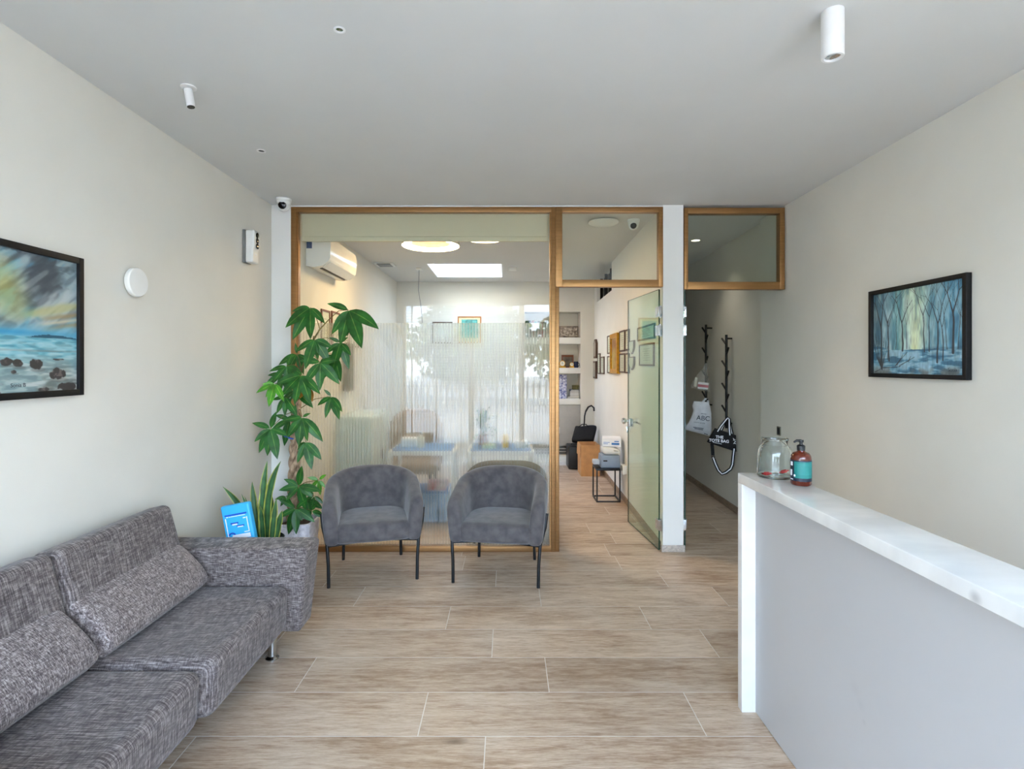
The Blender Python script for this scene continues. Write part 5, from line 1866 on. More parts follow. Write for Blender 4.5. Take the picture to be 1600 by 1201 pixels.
a, b2 = P(879, 575, YN), P(898, 555.5, YN)
t = thing('photo_frame', 'brown framed photo standing on the middle niche shelf', 'picture frame', ((a.x + b2.x) / 2, YN + 0.16, z))
q = MB()
frame_rect(q, a.x, b2.x, z, z + 0.205, 0.02, 0.02, 0.03, 0.02, YN + 0.15, YN + 0.17)
q.build('frame', mat('chestnut_frame', (124, 66, 36), 0.5), t)
MB().box(a.x + 0.018, b2.x - 0.018, YN + 0.155, YN + 0.165, z + 0.018, z + 0.177).build('photo', mat('dim_photo', (120, 108, 92), 0.5, color2=(70, 62, 56), scale=12), t, smooth=0)
for (px, wpx, hh, lb) in ((879, 9.5, 0.115, 'larger gold desk clock at the left of the middle niche shelf'), (894, 6.5, 0.085, 'smaller gold desk clock in front of the brown photo frame')):
    p = P(px, 575, YN)
    r = wpx * YN / F / 2
    t = thing('desk_clock', lb, 'clock', (p.x, YN + 0.05, z), 0, 'gold desk clocks')
    MB().box(p.x - r * 1.1, p.x + r * 1.1, YN + 0.03, YN + 0.08, z, z + 0.022, r=0.004).build('base', M['gold_frame'], t)
    mx_ = Matrix.Rotation(PI / 2, 3, 'X')
    cz = z + hh - r
    MB().lathe([(r, -0.02), (r, 0.012), (r * 0.82, 0.016), (r * 0.82, 0.010)], (p.x, YN + 0.055, cz), 28, mtx=mx_).build('case', M['gold_frame'], t)
    MB().lathe([(r * 0.82, 0.012), (0.0005, 0.0125)], (p.x, YN + 0.055, cz), 28, cap=False, mtx=mx_).build('dial', M['paper'], t)
    MB().box(p.x - 0.002, p.x + 0.002, YN + 0.0405, YN + 0.042, cz, cz + r * 0.6).box(p.x, p.x + r * 0.4, YN + 0.0405, YN + 0.042, cz - 0.002, cz + 0.002).build('hands', M['ink'], t, smooth=0)
p = P(901.5, 575, YN)
t = thing('mug', 'dark blue mug at the right end of the middle niche shelf', 'mug', (p.x, YN + 0.06, z))
MB().lathe([(0.001, 0), (0.034, 0), (0.036, 0.005), (0.036, 0.10), (0.032, 0.10), (0.031, 0.01), (0.001, 0.01)], (p.x - 0.008, YN + 0.06, z), 28, cap=False).build('body', mat('dark_blue_glaze', (28, 36, 70), 0.25), t)
MB().tube([(p.x - 0.008 + 0.034 + 0.02 * math.sin(a_), YN + 0.06, z + 0.05 + 0.028 * math.cos(a_)) for a_ in [PI * i / 8 for i in range(9)]], 0.005, 8).build('handle', mat('dark_blue_glaze', (28, 36, 70), 0.25), t)
z = 0.9855
a, b2 = P(873, 624, YN), P(885.5, 585, YN)
pat = mat('blue_white_pattern', (222, 224, 236), 0.6, color2=(62, 72, 150), scale=34)
t = thing('patterned_box', 'tall white box with blue pattern on the bottom niche shelf', 'box', ((a.x + b2.x) / 2, YN + 0.05, z))
MB().box(a.x, b2.x, YN, YN + 0.10, z, z + 0.38, r=0.003).build('carton', pat, t)
MB().box(a.x + 0.002, b2.x - 0.002, YN + 0.002, YN + 0.098, z + 0.3805, z + 0.388).build('lid', M['paper'], t)
zz = z
for (w_, h_, m_, lb) in ((0.19, 0.030, M['paper'], 'wide white booklet pile base on the bottom niche shelf'), (0.15, 0.028, M['paper'], 'white book second from the bottom of the niche shelf stack'), (0.145, 0.026, M['light_print'], 'white book in the middle of the niche shelf stack'),
                         (0.15, 0.030, M['paper'], 'white book fourth from the bottom of the niche shelf stack'), (0.14, 0.024, mat('grey_blue_cover', (96, 110, 140), 0.6), 'grey blue book on top of the niche shelf stack')):
    x1 = P(905.5, 600, YN).x
    t = thing('book', lb, 'book', (x1 - w_ / 2, YN + 0.08, zz), 0, 'stacked books on the bottom niche shelf')
    MB().box(x1 - w_, x1, YN + 0.01, YN + 0.20, zz, zz + 0.003).box(x1 - w_, x1, YN + 0.01, YN + 0.20, zz + h_ - 0.003, zz + h_).box(x1 - w_, x1 - w_ + 0.003, YN + 0.01, YN + 0.2, zz, zz + h_).build('cover', m_, t, smooth=0)
    MB().box(x1 - w_ + 0.003, x1 - 0.003, YN + 0.014, YN + 0.195, zz + 0.003, zz + h_ - 0.003).build('pages', M['cabinet_grey'], t, smooth=0)
    zz += h_ + 0.0006
x1 = P(905, 600, YN).x
ob = thing('small_box', 'olive small box on top of the niche book stack', 'box', (x1 - 0.05, YN + 0.08, zz))
olive = mat('olive_card', (104, 98, 52), 0.6, vary=0.2, scale=40)
MB().box(x1 - 0.10, x1 - 0.004, YN + 0.02, YN + 0.12, zz, zz + 0.045, r=0.003).build('tray', olive, ob)
MB().box(x1 - 0.103, x1 - 0.001, YN + 0.017, YN + 0.123, zz + 0.0455, zz + 0.07, r=0.003).build('lid', olive, ob)

# cabinet front under the niche
cb = thing('niche_cabinet', 'greige cabinet built in below the niche shelves', 'cabinet', ((NX0 + NX1) / 2, YB + 0.1, NZ0))
zc0 = EYE - (696 - VY) * YB / F
MB().box(NX0 + 0.003, NX1 - 0.003, YB + 0.03, YB + ND - 0.002, NZ0 + 0.002, 0.892).build('carcass', M['cabinet_grey'], cb, smooth=0)
xm = (NX0 + NX1) / 2 - 0.02
for (xa, xb, hx) in ((NX0 + 0.004, xm - 0.002, xm - 0.04), (xm + 0.002, NX1 - 0.004, 0.815)):
    dr = MB().box(xa, xb, YB + 0.004, YB + 0.026, zc0, 0.890, r=0.002).build('door', M['cabinet_grey'], cb)
    hz = EYE - (672 - VY) * YB / F
    MB().box(hx - 0.007, hx + 0.007, YB - 0.014, YB + 0.004, hz - 0.05, hz + 0.05, r=0.003).build('handle', M['white_metal'], dr)
q = MB()
for k in range(4):
    zz = zc0 - 0.02 - 0.045 * k
    q.box(NX0 + 0.004, NX1 - 0.004, YB + 0.012, YB + 0.028, zz - 0.012, zz)
q.build('vent_grille', M['black_metal'], cb, smooth=0)

# corner: black case, carton, black bag, crook stick
q0 = PZ(889.5, 728, 0)
cs = thing('black_case', 'black hard case standing in the rear corner left of the carton', 'case', (0.99, 7.93, 0))
MB().sbox((0.985, 7.97, 0.172), (0.20, 0.34, 0.335), 0.02, (2, 2, 2)).build('shell', M['black_plastic'], cs)
MB().box(0.93, 1.04, 7.79, 7.802, 0.02, 0.04, r=0.003).build('foot', M['black_metal'], cs)
MB().tube([(0.94, 7.97, 0.335), (0.945, 7.97, 0.352), (1.02, 7.97, 0.352), (1.025, 7.97, 0.335)], 0.006, 8).build('handle', M['black_metal'], cs)
cx0, cx1, cy0, cy1, ch_ = 1.005, 1.262, 7.34, 7.70, 0.425
cbx = thing('cardboard_box', 'open brown cardboard box on the floor in the rear corner', 'box', ((cx0 + cx1) / 2, (cy0 + cy1) / 2, 0))
q = MB()
q.box(cx0, cx1, cy0, cy0 + 0.006, 0.001, ch_)
q.box(cx0, cx1, cy1 - 0.006, cy1, 0.001, ch_)
q.box(cx0, cx0 + 0.006, cy0 + 0.006, cy1 - 0.006, 0.001, ch_)
q.box(cx1 - 0.006, cx1, cy0 + 0.006, cy1 - 0.006, 0.001, ch_)
q.box(cx0 + 0.006, cx1 - 0.006, cy0 + 0.006, cy1 - 0.006, 0.001, 0.007)
q.build('walls', M['cardboard'], cbx, smooth=0)
q = MB()
q.add([(cx0 - 0.002, cy0 + 0.01, ch_), (cx0 - 0.002, cy1 - 0.01, ch_), (cx0 - 0.012, cy1 - 0.012, ch_ - 0.16), (cx0 - 0.012, cy0 + 0.012, ch_ - 0.16), (cx0 - 0.006, cy0 + 0.01, ch_), (cx0 - 0.006, cy1 - 0.01, ch_), (cx0 - 0.016, cy1 - 0.012, ch_ - 0.16), (cx0 - 0.016, cy0 + 0.012, ch_ - 0.16)],
      [(0, 1, 2, 3), (7, 6, 5, 4), (0, 3, 7, 4), (1, 5, 6, 2), (0, 4, 5, 1), (3, 2, 6, 7)])
q.build('flap', M['cardboard'], cbx, smooth=0)
bp_ = P(915, 687, 7.95)
Rb = Matrix.Rotation(math.radians(-8), 3, 'Z') @ Matrix.Rotation(math.radians(-38), 3, 'X')
bg = thing('black_bag', 'flat black bag slumped on top of the black case in the rear corner', 'bag', (bp_.x, bp_.y, 0.35))
MB().sbox((1.14, 7.985, 0.495), (0.32, 0.11, 0.26), 0.03, (6, 2, 6), lambda p: (p.x + 0.22 * p.z, p.y * (1 - 0.5 * (p.z / 0.15) ** 2 * 0.5), p.z + 0.012 * math.sin(p.x * 20)), rot=Rb).build('body', M['black_fabric'], bg)
MB().tube([(1.05, 7.965, 0.60), (1.10, 7.93, 0.645), (1.16, 7.93, 0.645), (1.20, 7.965, 0.60)], 0.007, 8).build('handle', M['black_fabric'], bg)
ck = thing('walking_stick', 'black stick with curved crook handle leaning in the rear corner', 'stick', (1.17, 8.33, 0))
pts = [(1.160, 8.36, 0.0), (1.165, 8.37, 0.40), (P(913, 660, 8.38))]
pts += [P(x_, y_, 8.38) for x_, y_ in ((913.5, 650), (915, 643), (919, 636), (924, 633.5), (928, 637), (928.2, 642))]
MB().tube(pts[:5], 0.011, 10).build('shaft', M['black_metal'], ck)
MB().tube(pts[4:], 0.014, 10).build('crook', M['black_plastic'], ck)

# little black side table with three stacked devices
TX, TY = 0.986, 5.96
TW, TD, TH = 0.268, 0.28, 0.372
tb = thing('side_table', 'small black metal side table by the rear room wall', 'table', (TX + TW / 2, TY + TD / 2, 0))
MB().box(TX, TX + TW, TY, TY + TD, TH - 0.022, TH, r=0.002).build('top', M['black_metal'], tb)
for (x_, y_) in ((TX, TY), (TX + TW - 0.014, TY), (TX, TY + TD - 0.014), (TX + TW - 0.014, TY + TD - 0.014)):
    MB().box(x_, x_ + 0.014, y_, y_ + 0.014, 0, TH - 0.022).build('leg', M['black_metal'], tb, smooth=0)
q = MB()
for y_ in (TY, TY + TD - 0.014):
    q.box(TX + 0.014, TX + TW - 0.014, y_, y_ + 0.014, 0.0, 0.014)
for x_ in (TX, TX + TW - 0.014):
    q.box(x_, x_ + 0.014, TY + 0.014, TY + TD - 0.014, 0.0, 0.014)
q.build('stretcher', M['black_metal'], tb, smooth=0)
dz = TH + 0.001
dev_m = mat('blue_grey_plastic', (142, 158, 176), 0.45, vary=0.03)
dv_ = thing('grey_device', 'blue grey device lowest in the stack on the black side table', 'device', (TX + 0.15, TY + 0.13, dz))
MB().sbox((TX + 0.155, TY + 0.135, dz + 0.072), (0.225, 0.22, 0.143), 0.014, (2, 2, 4), lambda p: (p.x * (1 - 0.10 * (p.z + 0.07) / 0.14) + 0.01, p.y, p.z)).build('body', dev_m, dv_)
MB().sbox((TX + 0.012, TY + 0.11, dz + 0.060), (0.075, 0.10, 0.05), 0.012).build('spout', mat('pale_grey_plastic', (186, 194, 202), 0.4), dv_)
MB().box(TX + 0.08, TX + 0.125, TY + 0.0225, TY + 0.026, dz + 0.075, dz + 0.090).build('control_panel', M['black_plastic'], dv_, smooth=0)
d2 = dz + 0.146
wd_ = thing('white_device', 'white rounded device in the middle of the stack on the black side table', 'device', (TX + 0.16, TY + 0.13, d2))
MB().sbox((TX + 0.178, TY + 0.12, d2 + 0.045), (0.20, 0.18, 0.088), 0.035, (3, 2, 2), lambda p: (p.x - 0.16 * p.z, p.y, p.z - (0.018 if p.x > 0.05 and p.z > 0 else 0))).build('body', M['white_plastic'], wd_)
MB().box(TX + 0.20, TX + 0.25, TY + 0.032, TY + 0.037, d2 + 0.025, d2 + 0.033).build('trim_strip', M['grey_plastic'], wd_, smooth=0)
d3 = d2 + 0.0905
Rw = Matrix.Rotation(math.radians(-10), 3, 'Z')
wb = thing('white_carton', 'white carton with blue print on top of the stack on the side table', 'box', (TX + 0.19, TY + 0.13, d3))
MB().sbox((TX + 0.195, TY + 0.155, d3 + 0.046), (0.205, 0.235, 0.09), 0.003, rot=Rw).build('carton', M['light_print'], wb)
q = MB()
for (u0, u1, v0, v1) in ((0.0, 0.085, 0.022, 0.045), (0.03, 0.08, 0.055, 0.066), (-0.09, -0.04, 0.03, 0.036), (-0.09, -0.02, 0.045, 0.051)):
    c4 = [Vector((u0, -0.1182, v0)), Vector((u1, -0.1182, v0)), Vector((u1, -0.1182, v1)), Vector((u0, -0.1182, v1))]
    q.add([Rw @ v + Vector((TX + 0.195, TY + 0.155, d3)) for v in c4], [(0, 1, 2, 3)])
q.build('print', M['blue_plastic'], wb, smooth=0)

y0, y1, z0, z1 = wall_rect(976.5, 981.5, 726, 740.5)
so = thing('plug_timer', 'white plug-in timer in the socket low on the wall beside the side table', 'socket', (div_x(y0), y0, z0))
ys = (y0 + y1) / 2
xs = div_x(ys)
MB().box(xs - 0.05, xs - 0.003, ys - 0.045, ys + 0.045, z0, z1, r=0.008).build('body', M['white_plastic'], so)
MB().lathe([(0.030, 0.0), (0.030, 0.012), (0.022, 0.015), (0.001, 0.015)], (xs - 0.05, ys - 0.0, z0 + 0.068), 24, mtx=Matrix.Rotation(-PI / 2, 3, 'Y')).build('dial', M['grey_plastic'], so)

# two treatment tables with blue tops, seen through the film
wt = M['white_metal']


def work_table(x0, x1, y0, y1, label):
    t = thing('work_table', label, 'table', ((x0 + x1) / 2, (y0 + y1) / 2, 0), 0, 'white work tables behind the film')
    MB().box(x0, x1, y0, y1, 0.66, 0.70, r=0.004).build('table_top', wt, t)
    MB().box(x0 + 0.03, x1 - 0.03, y0 + 0.02, y1 - 0.02, 0.7005, 0.712, r=0.003).build('blue_mat', M['blue_plastic'], t)
    for (x_, y_) in ((x0, y0), (x1 - 0.035, y0), (x0, y1 - 0.035), (x1 - 0.035, y1 - 0.035)):
        MB().box(x_, x_ + 0.035, y_, y_ + 0.035, 0, 0.66, r=0.003).build('leg', wt, t)


work_table(-1.141, -0.504, 5.12, 5.62, 'white work table with blue mat behind the film, left of the pair')
work_table(-0.385, 0.255, 5.12, 5.62, 'white work table with blue mat behind the film, nearer the doorway')


def clinic_chair(loc, rz, label, wd, top, group='brown chairs behind the film'):
    t = thing('clinic_chair', label, 'chair', loc, rz, group)
    n = 12
    rings = []
    for i in range(n + 1):
        u = -1 + 2 * i / n
        x = u * wd / 2
        y = 0.24 - 0.10 * u * u
        hh = top - 0.14 * abs(u) ** 4
        th = 0.05 * (1 - 0.5 * abs(u) ** 6)
        rings.append([(x, y + th / 2, 0.30), (x, y + th / 2 + 0.03, (0.30 + hh) / 2), (x, y + th / 2 + 0.05, hh - 0.03), (x, y + 0.05, hh), (x, y - th / 2 + 0.05, hh - 0.03), (x, y - th / 2 + 0.03, (0.3 + hh) / 2), (x, y - th / 2, 0.30)])
    MB().loft(rings).build('backrest', M['brown_upholstery'], t, local=True, subsurf=1, smooth=60)
    MB().sbox((0, -0.02, 0.41), (wd * 0.9, 0.46, 0.12), 0.04, (4, 4, 2)).build('seat', M['brown_upholstery'], t, local=True)
    for sx in (-1, 1):
        for sy in (-1, 1):
            MB().tube([(sx * wd * 0.38, sy * 0.2, 0), (sx * wd * 0.34, sy * 0.16, 0.36)], [0.012, 0.018], 10).build('leg', M['black_metal'], t, local=True)
    return t


clinic_chair((-1.05, 5.98, 0), 0, 'tall brown chair behind the left work table, seen through the film', 0.62, 1.02)
clinic_chair((-0.01, 4.80, 0), PI, 'low brown chair in front of the work table nearer the doorway, behind the film', 0.72, 0.735)

# things on the tables
t = thing('white_bottle', 'white bottle on the left work table, blurred by the film', 'bottle', (-0.855, 5.3, 0.7125))
MB().lathe([(0.001, 0), (0.032, 0), (0.032, 0.10), (0.016, 0.125), (0.001, 0.125)], (-0.855, 5.3, 0.7125), 20).build('body', M['white_plastic'], t)
MB().lathe([(0.012, 0.125), (0.012, 0.155), (0.001, 0.156)], (-0.855, 5.3, 0.7125), 16).build('cap', M['grey_plastic'], t)
tag(MB().box(-1.06, -0.90, 5.32, 5.44, 0.7125, 0.80, r=0.01).build('tissue_box', M['light_print'], origin=(-0.98, 5.38, 0.7125)), 'white tissue box on the left work table, blurred by the film', 'box')
t = thing('yellow_bottle', 'yellow spray bottle on the work table nearer the doorway', 'bottle', (-0.02, 5.3, 0.7125))
MB().lathe([(0.001, 0), (0.036, 0), (0.036, 0.10), (0.016, 0.13), (0.001, 0.13)], (-0.02, 5.3, 0.7125), 20).build('body', mat('yellow_plastic', (224, 186, 46), 0.4), t)
MB().lathe([(0.013, 0.13), (0.013, 0.18), (0.001, 0.181)], (-0.02, 5.3, 0.7125), 16).build('spray_head', M['white_plastic'], t)
tag(MB().box(-0.24, -0.12, 5.22, 5.34, 0.7125, 0.745, r=0.003).build('note_block', mat('pale_green_paper', (196, 224, 206), 0.7), origin=(-0.18, 5.28, 0.7125)), 'pale green paper block on the work table nearer the doorway', 'paper block')
tag(MB().box(0.08, 0.2, 5.24, 5.34, 0.7125, 0.775, r=0.006).build('wipe_box', M['light_print'], origin=(0.14, 5.29, 0.7125)), 'white wipe box at the doorway end of the work tables', 'box')
hp = thing('potted_plant', 'leafy plant in a brown pot on the work table nearer the doorway, behind the film', 'plant', (-0.25, 5.47, 0.7125))
MB().lathe([(0.001, 0), (0.045, 0), (0.06, 0.10), (0.054, 0.10), (0.05, 0.085), (0.001, 0.085)], (-0.25, 5.47, 0.7125), 24, cap=False).build('pot', mat('terracotta', (164, 104, 70), 0.8), hp)
mb, ribs = MB(), []
rg = random.Random(4)
for k in range(34):
    a = rg.uniform(0, 2 * PI)
    e_ = rg.uniform(0.3, 1.4)
    leaf(mb, ribs, Vector((-0.25, 5.47, 0.80 + rg.uniform(0, 0.14))), (math.cos(a) * math.cos(e_), math.sin(a) * math.cos(e_), math.sin(e_)), (0, 0, 1), rg.uniform(0.16, 0.26), 0.05, droop=1.4)
build_leaves('foliage', mb, ribs, M['leaf'], hp)

# pale cabinet and coat on the left of the treatment room
pc = thing('pale_cabinet', 'pale green grey cabinet on the left behind the film', 'cabinet', (-1.50, 5.75, 0))
pcm = mat('pale_green_grey_lacquer', (198, 212, 208), 0.5, vary=0.02)
MB().box(-1.745, -1.40, 5.45, 6.35, 0.06, 1.0, r=0.006).build('body', pcm, pc)
MB().box(-1.735, -1.42, 5.48, 6.32, 0.0, 0.06).build('plinth', M['grey_plastic'], pc, smooth=0)
for (ya, yb) in ((5.46, 5.895), (5.905, 6.34)):
    dd_ = MB().box(-1.399, -1.383, ya, yb, 0.08, 0.98, r=0.003).build('door', pcm, pc)
    MB().box(-1.383, -1.368, (5.87 if ya < 5.8 else 5.92), (5.88 if ya < 5.8 else 5.93), 0.5, 0.62, r=0.002).build('handle', M['chrome'], dd_)
ctt = thing('hanging_coat', 'dark coat hanging on the left wall behind the film', 'coat', (-1.70, 5.75, 1.2))
MB().sbox((-1.70, 5.75, 1.50), (0.07, 0.26, 0.52), 0.03, (2, 4, 6), lambda p: (p.x, p.y * (0.75 - 0.45 * p.z), p.z)).build('cloth', mat('dark_green_grey_cloth', (96, 96, 82), 0.9), ctt)
MB().tube([(-1.748, 5.75, 1.78), (-1.715, 5.75, 1.785), (-1.705, 5.75, 1.81)], 0.006, 8).build('hook', M['black_metal'], ctt)
t = thing('storage_crate', 'light blue storage crate on the floor under the left work table', 'crate', (-0.74, 5.35, 0))
cr = mat('light_blue_plastic', (128, 172, 220), 0.5)
MB().box(-0.90, -0.58, 5.19, 5.52, 0.002, 0.28, r=0.01).build('body', cr, t)
MB().box(-0.91, -0.57, 5.18, 5.53, 0.282, 0.31, r=0.008).build('lid', M['blue_plastic'], t)
tag(MB().box(-0.78, -0.60, 5.2, 5.4, 0.3105, 0.38, r=0.003).build('carton', mat('white_red_carton', (224, 220, 220), 0.6, color2=(190, 70, 80), scale=9), origin=(-0.69, 5.3, 0.3105)), 'white and red carton on the light blue crate', 'box')

# ------------------------------------------------------------------ corridor: coat racks and bags
GR = 'branch shaped coat racks on the corridor wall'


def coat_rack(yr, ztop, zbot, pole_off, label, lefts, rights):
    xw = cor_x(yr)
    xp = xw - pole_off
    t = thing('coat_rack', label, 'coat rack', (xw, yr, zbot), 0, GR)
    MB().tube([(xp, yr, zbot), (xp, yr, ztop)], 0.013, 12).build('pole', M['black_metal'], t)
    for (zs_, sg) in [(z_, 1) for z_ in lefts] + [(z_, -1) for z_ in rights]:
        MB().tube([(xp, yr, zs_ - 0.07), (xp - 0.012, yr + sg * 0.085, zs_)], 0.010, 10).build('peg', M['black_metal'], t)
    for z_ in (ztop - 0.04, zbot + 0.05):
        MB().tube([(xp, yr, z_), (xw - 0.0015, yr, z_)], 0.009, 10).build('wall_mount', M['black_metal'], t)
    return xp


YA, YBk = 6.24, 5.64
xa_p = coat_rack(YA, 1.99, 1.01, 0.072, 'black branch coat rack hung with plastic bags, further down the corridor', [EYE - (y_ - VY) * YA / F for y_ in (511, 543, 578, 612)], [EYE - (y_ - VY) * YA / F for y_ in (524, 557, 588, 623)])
xb_p = coat_rack(YBk, 1.84, 0.86, 0.060, 'black branch coat rack carrying the tote bag, nearer the reception', [EYE - (y_ - VY) * YBk / F for y_ in (528, 563.5, 599, 634)], [EYE - (y_ - VY) * YBk / F for y_ in (543.5, 579.5, 615.5, 652)])

TH_ = math.radians(-20)


def frame_at(o):
    """upright axes of a bag: right, toward the viewer, up"""
    r = Vector((math.cos(TH_), math.sin(TH_), 0))
    fr_ = Vector((math.sin(TH_), -math.cos(TH_), 0))
    up = Vector((0, 0, 1))
    return lambda u, v, w=0.0: Vector(o) + r * u + up * v + fr_ * w


def bag_outline(at, left, right, thick, crease=0.0, seed=0):
    """rings down a soft bag: left/right are lists of (u, v) edges from top to bottom"""
    rings = []
    rg_ = random.Random(seed)
    for (ul, vl), (ur, vr), th in zip(left, right, thick):
        ring = []
        for k in range(16):
            a = 2 * PI * k / 16
            c_, s_ = math.cos(a), math.sin(a)
            u = (ul + ur) / 2 + (ur - ul) / 2 * c_
            v = (vl + vr) / 2 + (vr - vl) / 2 * c_
            w = th * math.copysign(abs(s_) ** 0.8, s_) * (1 + crease * rg_.uniform(-1, 1))
            ring.append(at(u, v, w))
        rings.append(ring)
    return rings


# clear bag with pink carton
S = YA / F
Yc = YA - 0.12
S = Yc / F
o = P(1104, 566, Yc)
at = frame_at(o)


def uv(px, py):
    return ((px - 1104) * S, (566 - py) * S)


cbag = thing('clear_plastic_bag', 'clear plastic bag with pink carton hanging on the further coat rack', 'bag', (o.x, o.y, o.z))
L_ = [uv(1102.5, 567), (uv(1098, 576)), (uv(1091, 584)), (uv(1085, 594)), (uv(1080, 603)), (uv(1080.5, 606))]
R2 = [uv(1105, 567), (uv(1106, 576)), (uv(1107, 585)), (uv(1108, 597)), (uv(1108.8, 609)), (uv(1107, 612.5))]
MB().loft(bag_outline(at, L_, R2, [0.012, 0.03, 0.045, 0.055, 0.05, 0.012], 0.1, 3)).build('bag_film', M['clear_bag'], cbag, smooth=60)
MB().tube([at(-0.002, 0.01, 0.0), at(0.0, 0.025, -0.05), at(0.004, 0.012, -0.0)], 0.004, 8).build('knot', M['clear_bag'], cbag)
pk = mat('pink_carton', (206, 98, 116), 0.6)
Rb = Matrix.Rotation(TH_, 3, 'Z') @ Matrix.Rotation(math.radians(6), 3, 'Y')
cpt = at(*uv(1099, 602.5), 0.0)
pkt = thing('pink_carton', 'pink and white carton inside the clear plastic bag', 'box', (cpt.x, cpt.y, cpt.z - 0.04))
MB().sbox(cpt, (0.112, 0.05, 0.075), 0.003, rot=Rb).build('carton', M['light_print'], pkt)
MB().sbox(cpt + Vector((0, 0, -0.002)), (0.1125, 0.0508, 0.03), 0.001, rot=Rb).build('pink_band', pk, pkt)
cpt2 = at(*uv(1087.5, 597), 0.0)
tag(MB().sbox(cpt2, (0.03, 0.03, 0.105), 0.004, rot=Matrix.Rotation(math.radians(8), 3, 'Y')).build('white_tube', M['paper'], origin=cpt2 - Vector((0, 0, 0.05))), 'white tube box beside the pink carton inside the clear bag', 'box')

# white printed bag
o = P(1104, 628, Yc)
at = frame_at(o)


def uv(px, py):
    return ((px - 1104) * S, (628 - py) * S)


wbag = thing('white_plastic_bag', 'white printed plastic bag hanging low on the further coat rack', 'bag', (o.x, o.y, o.z))
M['bag_plastic'] = mat('white_bag_plastic', (226, 230, 236), 0.45, vary=0.05, scale=14, bump=0.5, bscale=16)
L_ = [uv(1085, 627), uv(1082.5, 634), uv(1084, 642), uv(1081, 652), uv(1077, 661), uv(1071, 669), uv(1071, 672)]
R2 = [uv(1107, 628), uv(1110, 636), uv(1111.5, 646), uv(1111.5, 656), uv(1112, 668), uv(1111, 678), uv(1108, 681)]
MB().loft(bag_outline(at, L_, R2, [0.02, 0.035, 0.04, 0.045, 0.045, 0.035, 0.01], 0.12, 5)).build('bag_film', M['bag_plastic'], wbag, smooth=60)
MB().tube([at(-0.045, -0.005, 0), at(-0.012, 0.035, -0.02), at(0.006, 0.035, -0.06), at(0.02, -0.01, -0.03)], 0.012, 8).build('loop_handle', M['bag_plastic'], wbag)


def bag_text(mb, s, size, u, v, w, roll, mi=0, bold=0.0, sx=1.0, atf=None):
    r = atf(1, 0) - atf(0, 0)
    up = Vector((0, 0, 1))
    n_ = atf(0, 0, 1) - atf(0, 0)
    R3 = Matrix((r * sx, up, n_)).transposed() @ Matrix.Rotation(roll, 3, 'Z')
    m4 = Matrix.Translation(atf(u, v, w)) @ R3.to_4x4()
    mb.text(s, size, m4, mi, 0.0015, bold)


q = MB()
bag_text(q, 'ABC', 0.075, *uv(1099, 653), 0.05, math.radians(-4), atf=at)
bag_text(q, 'SERVICE', 0.016, *uv(1099.5, 646), 0.049, math.radians(-4), atf=at)
bag_text(q, 'LOGISTIC SERVICES', 0.014, *uv(1093.5, 660), 0.052, math.radians(-6), atf=at)
for (px, py, hw) in ((1092, 668, 0.055), (1092.5, 670, 0.045), (1103, 677, 0.02)):
    u, v = uv(px, py)
    q.strip([at(u - hw, v + 0.006, 0.050), at(u + hw, v - 0.006, 0.050)], 0.007, at(0, 0, 1) - at(0, 0), 0.0015)
q.build('printing', mat('blue_grey_ink', (74, 86, 104), 0.7), wbag, smooth=0)

# tote bag
Yt = YBk - 0.13
S = Yt / F
o = P(1136, 655, Yt)
at = frame_at(o)


def uv(px, py):
    return ((px - 1136) * S, (655 - py) * S)


tote = thing('tote_bag', 'black canvas tote bag with white lettering hanging on the nearer coat rack', 'bag', (o.x, o.y, o.z))
tl_, tr_, br_, bl_ = uv(1118, 669.5), uv(1149, 679.5), uv(1149.5, 704.5), uv(1106.5, 691.5)


def bil(s, t_):
    return tuple((tl_[i] * (1 - s) + tr_[i] * s) * (1 - t_) + (bl_[i] * (1 - s) + br_[i] * s) * t_ for i in range(2))


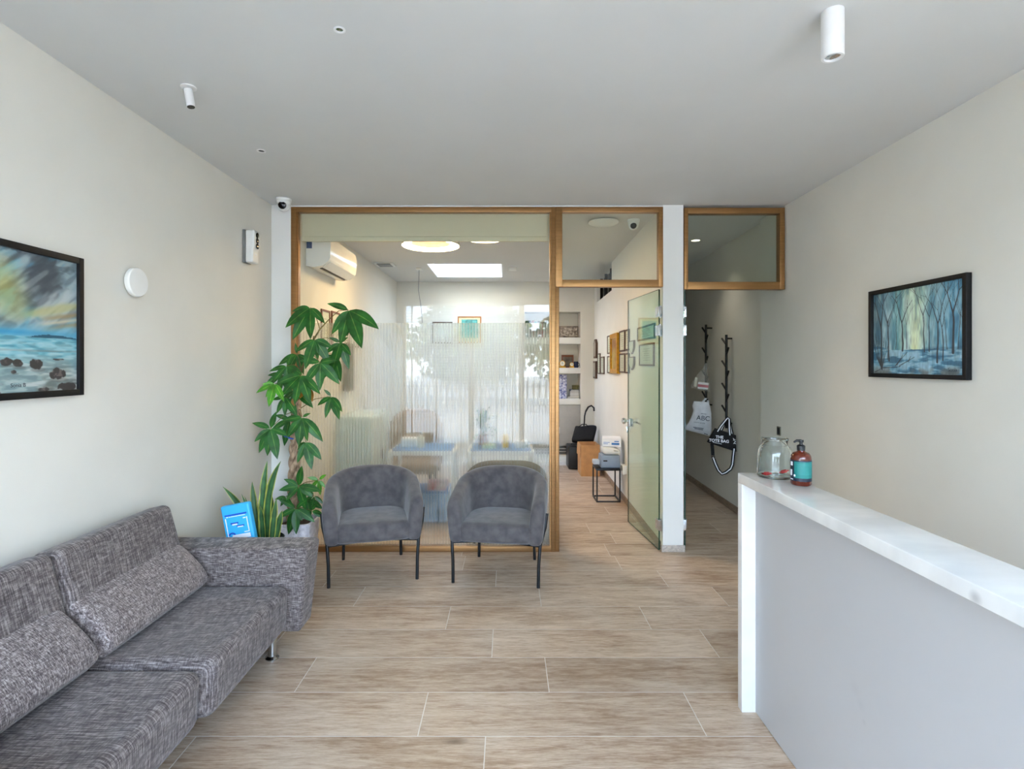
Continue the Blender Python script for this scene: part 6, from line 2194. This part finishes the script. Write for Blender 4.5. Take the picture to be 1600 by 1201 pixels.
n = 8
rings = []
for k in range(9):
    t_ = k / 8
    th = 0.018 + 0.035 * math.sin(PI * min(1, t_ * 0.75 + 0.1))
    ring = []
    for s_, w_ in ((0, 0.6), (0.1, 1), (0.35, 1.05), (0.6, 1.05), (0.78, 1.0), (0.92, 0.55), (1, 0.0), (0.95, -1), (0.5, -1), (0.05, -1), (0, -0.6)):
        u, v = bil(s_, t_)
        ring.append(at(u, v, w_ * th))
    rings.append(ring)
MB().loft(rings).build('body', M['black_fabric'], tote, smooth=50)
for (pa, pb, w_) in (((1122, 671), (1140, 676), 0.022), ((1127, 671.5), (1144, 677.5), -0.024)):
    q = MB()
    ua, ub = uv(*pa), uv(*pb)
    top_ = (0.008, 0.004)
    path = [at(ua[0], ua[1] - 0.02, w_ * 1.6), at((ua[0] * 2 + top_[0]) / 3, (ua[1] * 2 + top_[1]) / 3, w_), at(top_[0] - 0.012, top_[1] + 0.0, w_ * 0.4), at(top_[0], top_[1] + 0.012, w_ * 0.3), at(top_[0] + 0.012, top_[1], w_ * 0.4), at((ub[0] * 2 + top_[0]) / 3, (ub[1] * 2 + top_[1]) / 3, w_), at(ub[0], ub[1] - 0.02, w_ * 1.6)]
    nr = at(0, 0, 1) - at(0, 0)
    hnd = q.strip(path, 0.030, nr, 0.003).build('handle', M['black_fabric'], tote)
    MB().strip([p_ + nr * 0.0032 for p_ in path], 0.010, nr, 0.001).build('stripe', M['light_print'], hnd)
q = MB()
roll = math.radians(-2)
bag_text(q, 'THE', 0.040, *uv(1124.8, 682.3), 0.0575, roll, 0, 0.0012, atf=at)
bag_text(q, 'TOTE BAG', 0.040, *uv(1124, 688), 0.0595, roll, 0, 0.0012, atf=at)
u, v = uv(1122, 692.2)
q.strip([at(u - 0.045, v + 0.010, 0.058), at(u + 0.04, v - 0.003, 0.058)], 0.004, at(0, 0, 1) - at(0, 0), 0.001)
q.build('lettering', M['light_print'], tote, smooth=0)
q = MB()
u, v = uv(1146, 688.5)
for (a_, b3) in (((-0.012, 0.035), (0.0, 0.025)), ((0.0, 0.025), (-0.008, 0.012)), ((-0.01, 0.015), (0.012, 0.02)), ((0.002, 0.008), (0.014, -0.002)), ((0.014, 0.006), (-0.006, -0.022)), ((-0.004, -0.01), (0.016, -0.022))):
    q.strip([at(u + a_[0], v + a_[1], 0.042), at(u + b3[0], v + b3[1], 0.042)], 0.005, at(0, 0, 1) - at(0, 0), 0.001)
q.build('side_emblem', M['light_print'], tote, smooth=0)
q = MB()
path = [at(*uv(x_, y_), 0.0 + 0.004 * k) for k, (x_, y_) in enumerate(((1114, 694), (1115, 706), (1115.5, 715), (1119, 725), (1123.5, 735), (1128.5, 740), (1134, 737.5), (1141, 731), (1143.5, 724), (1145, 708), (1146, 699)))]
nr = at(0, 0, 1) - at(0, 0)
sp_ = q.strip(path, 0.034, nr, 0.003).build('shoulder_strap', M['black_fabric'], tote)
MB().strip([p_ + nr * 0.0034 for p_ in path[2:]], 0.010, nr, 0.001).build('stripe', M['light_print'], sp_)
u, v = uv(1115.3, 714.5)
MB().tube([at(u - 0.022, v + 0.012, 0.014), at(u + 0.022, v + 0.010, 0.014), at(u + 0.024, v - 0.012, 0.014), at(u - 0.02, v - 0.012, 0.014), at(u - 0.022, v + 0.012, 0.014)], 0.003, 8).build('buckle', M['chrome'], sp_)
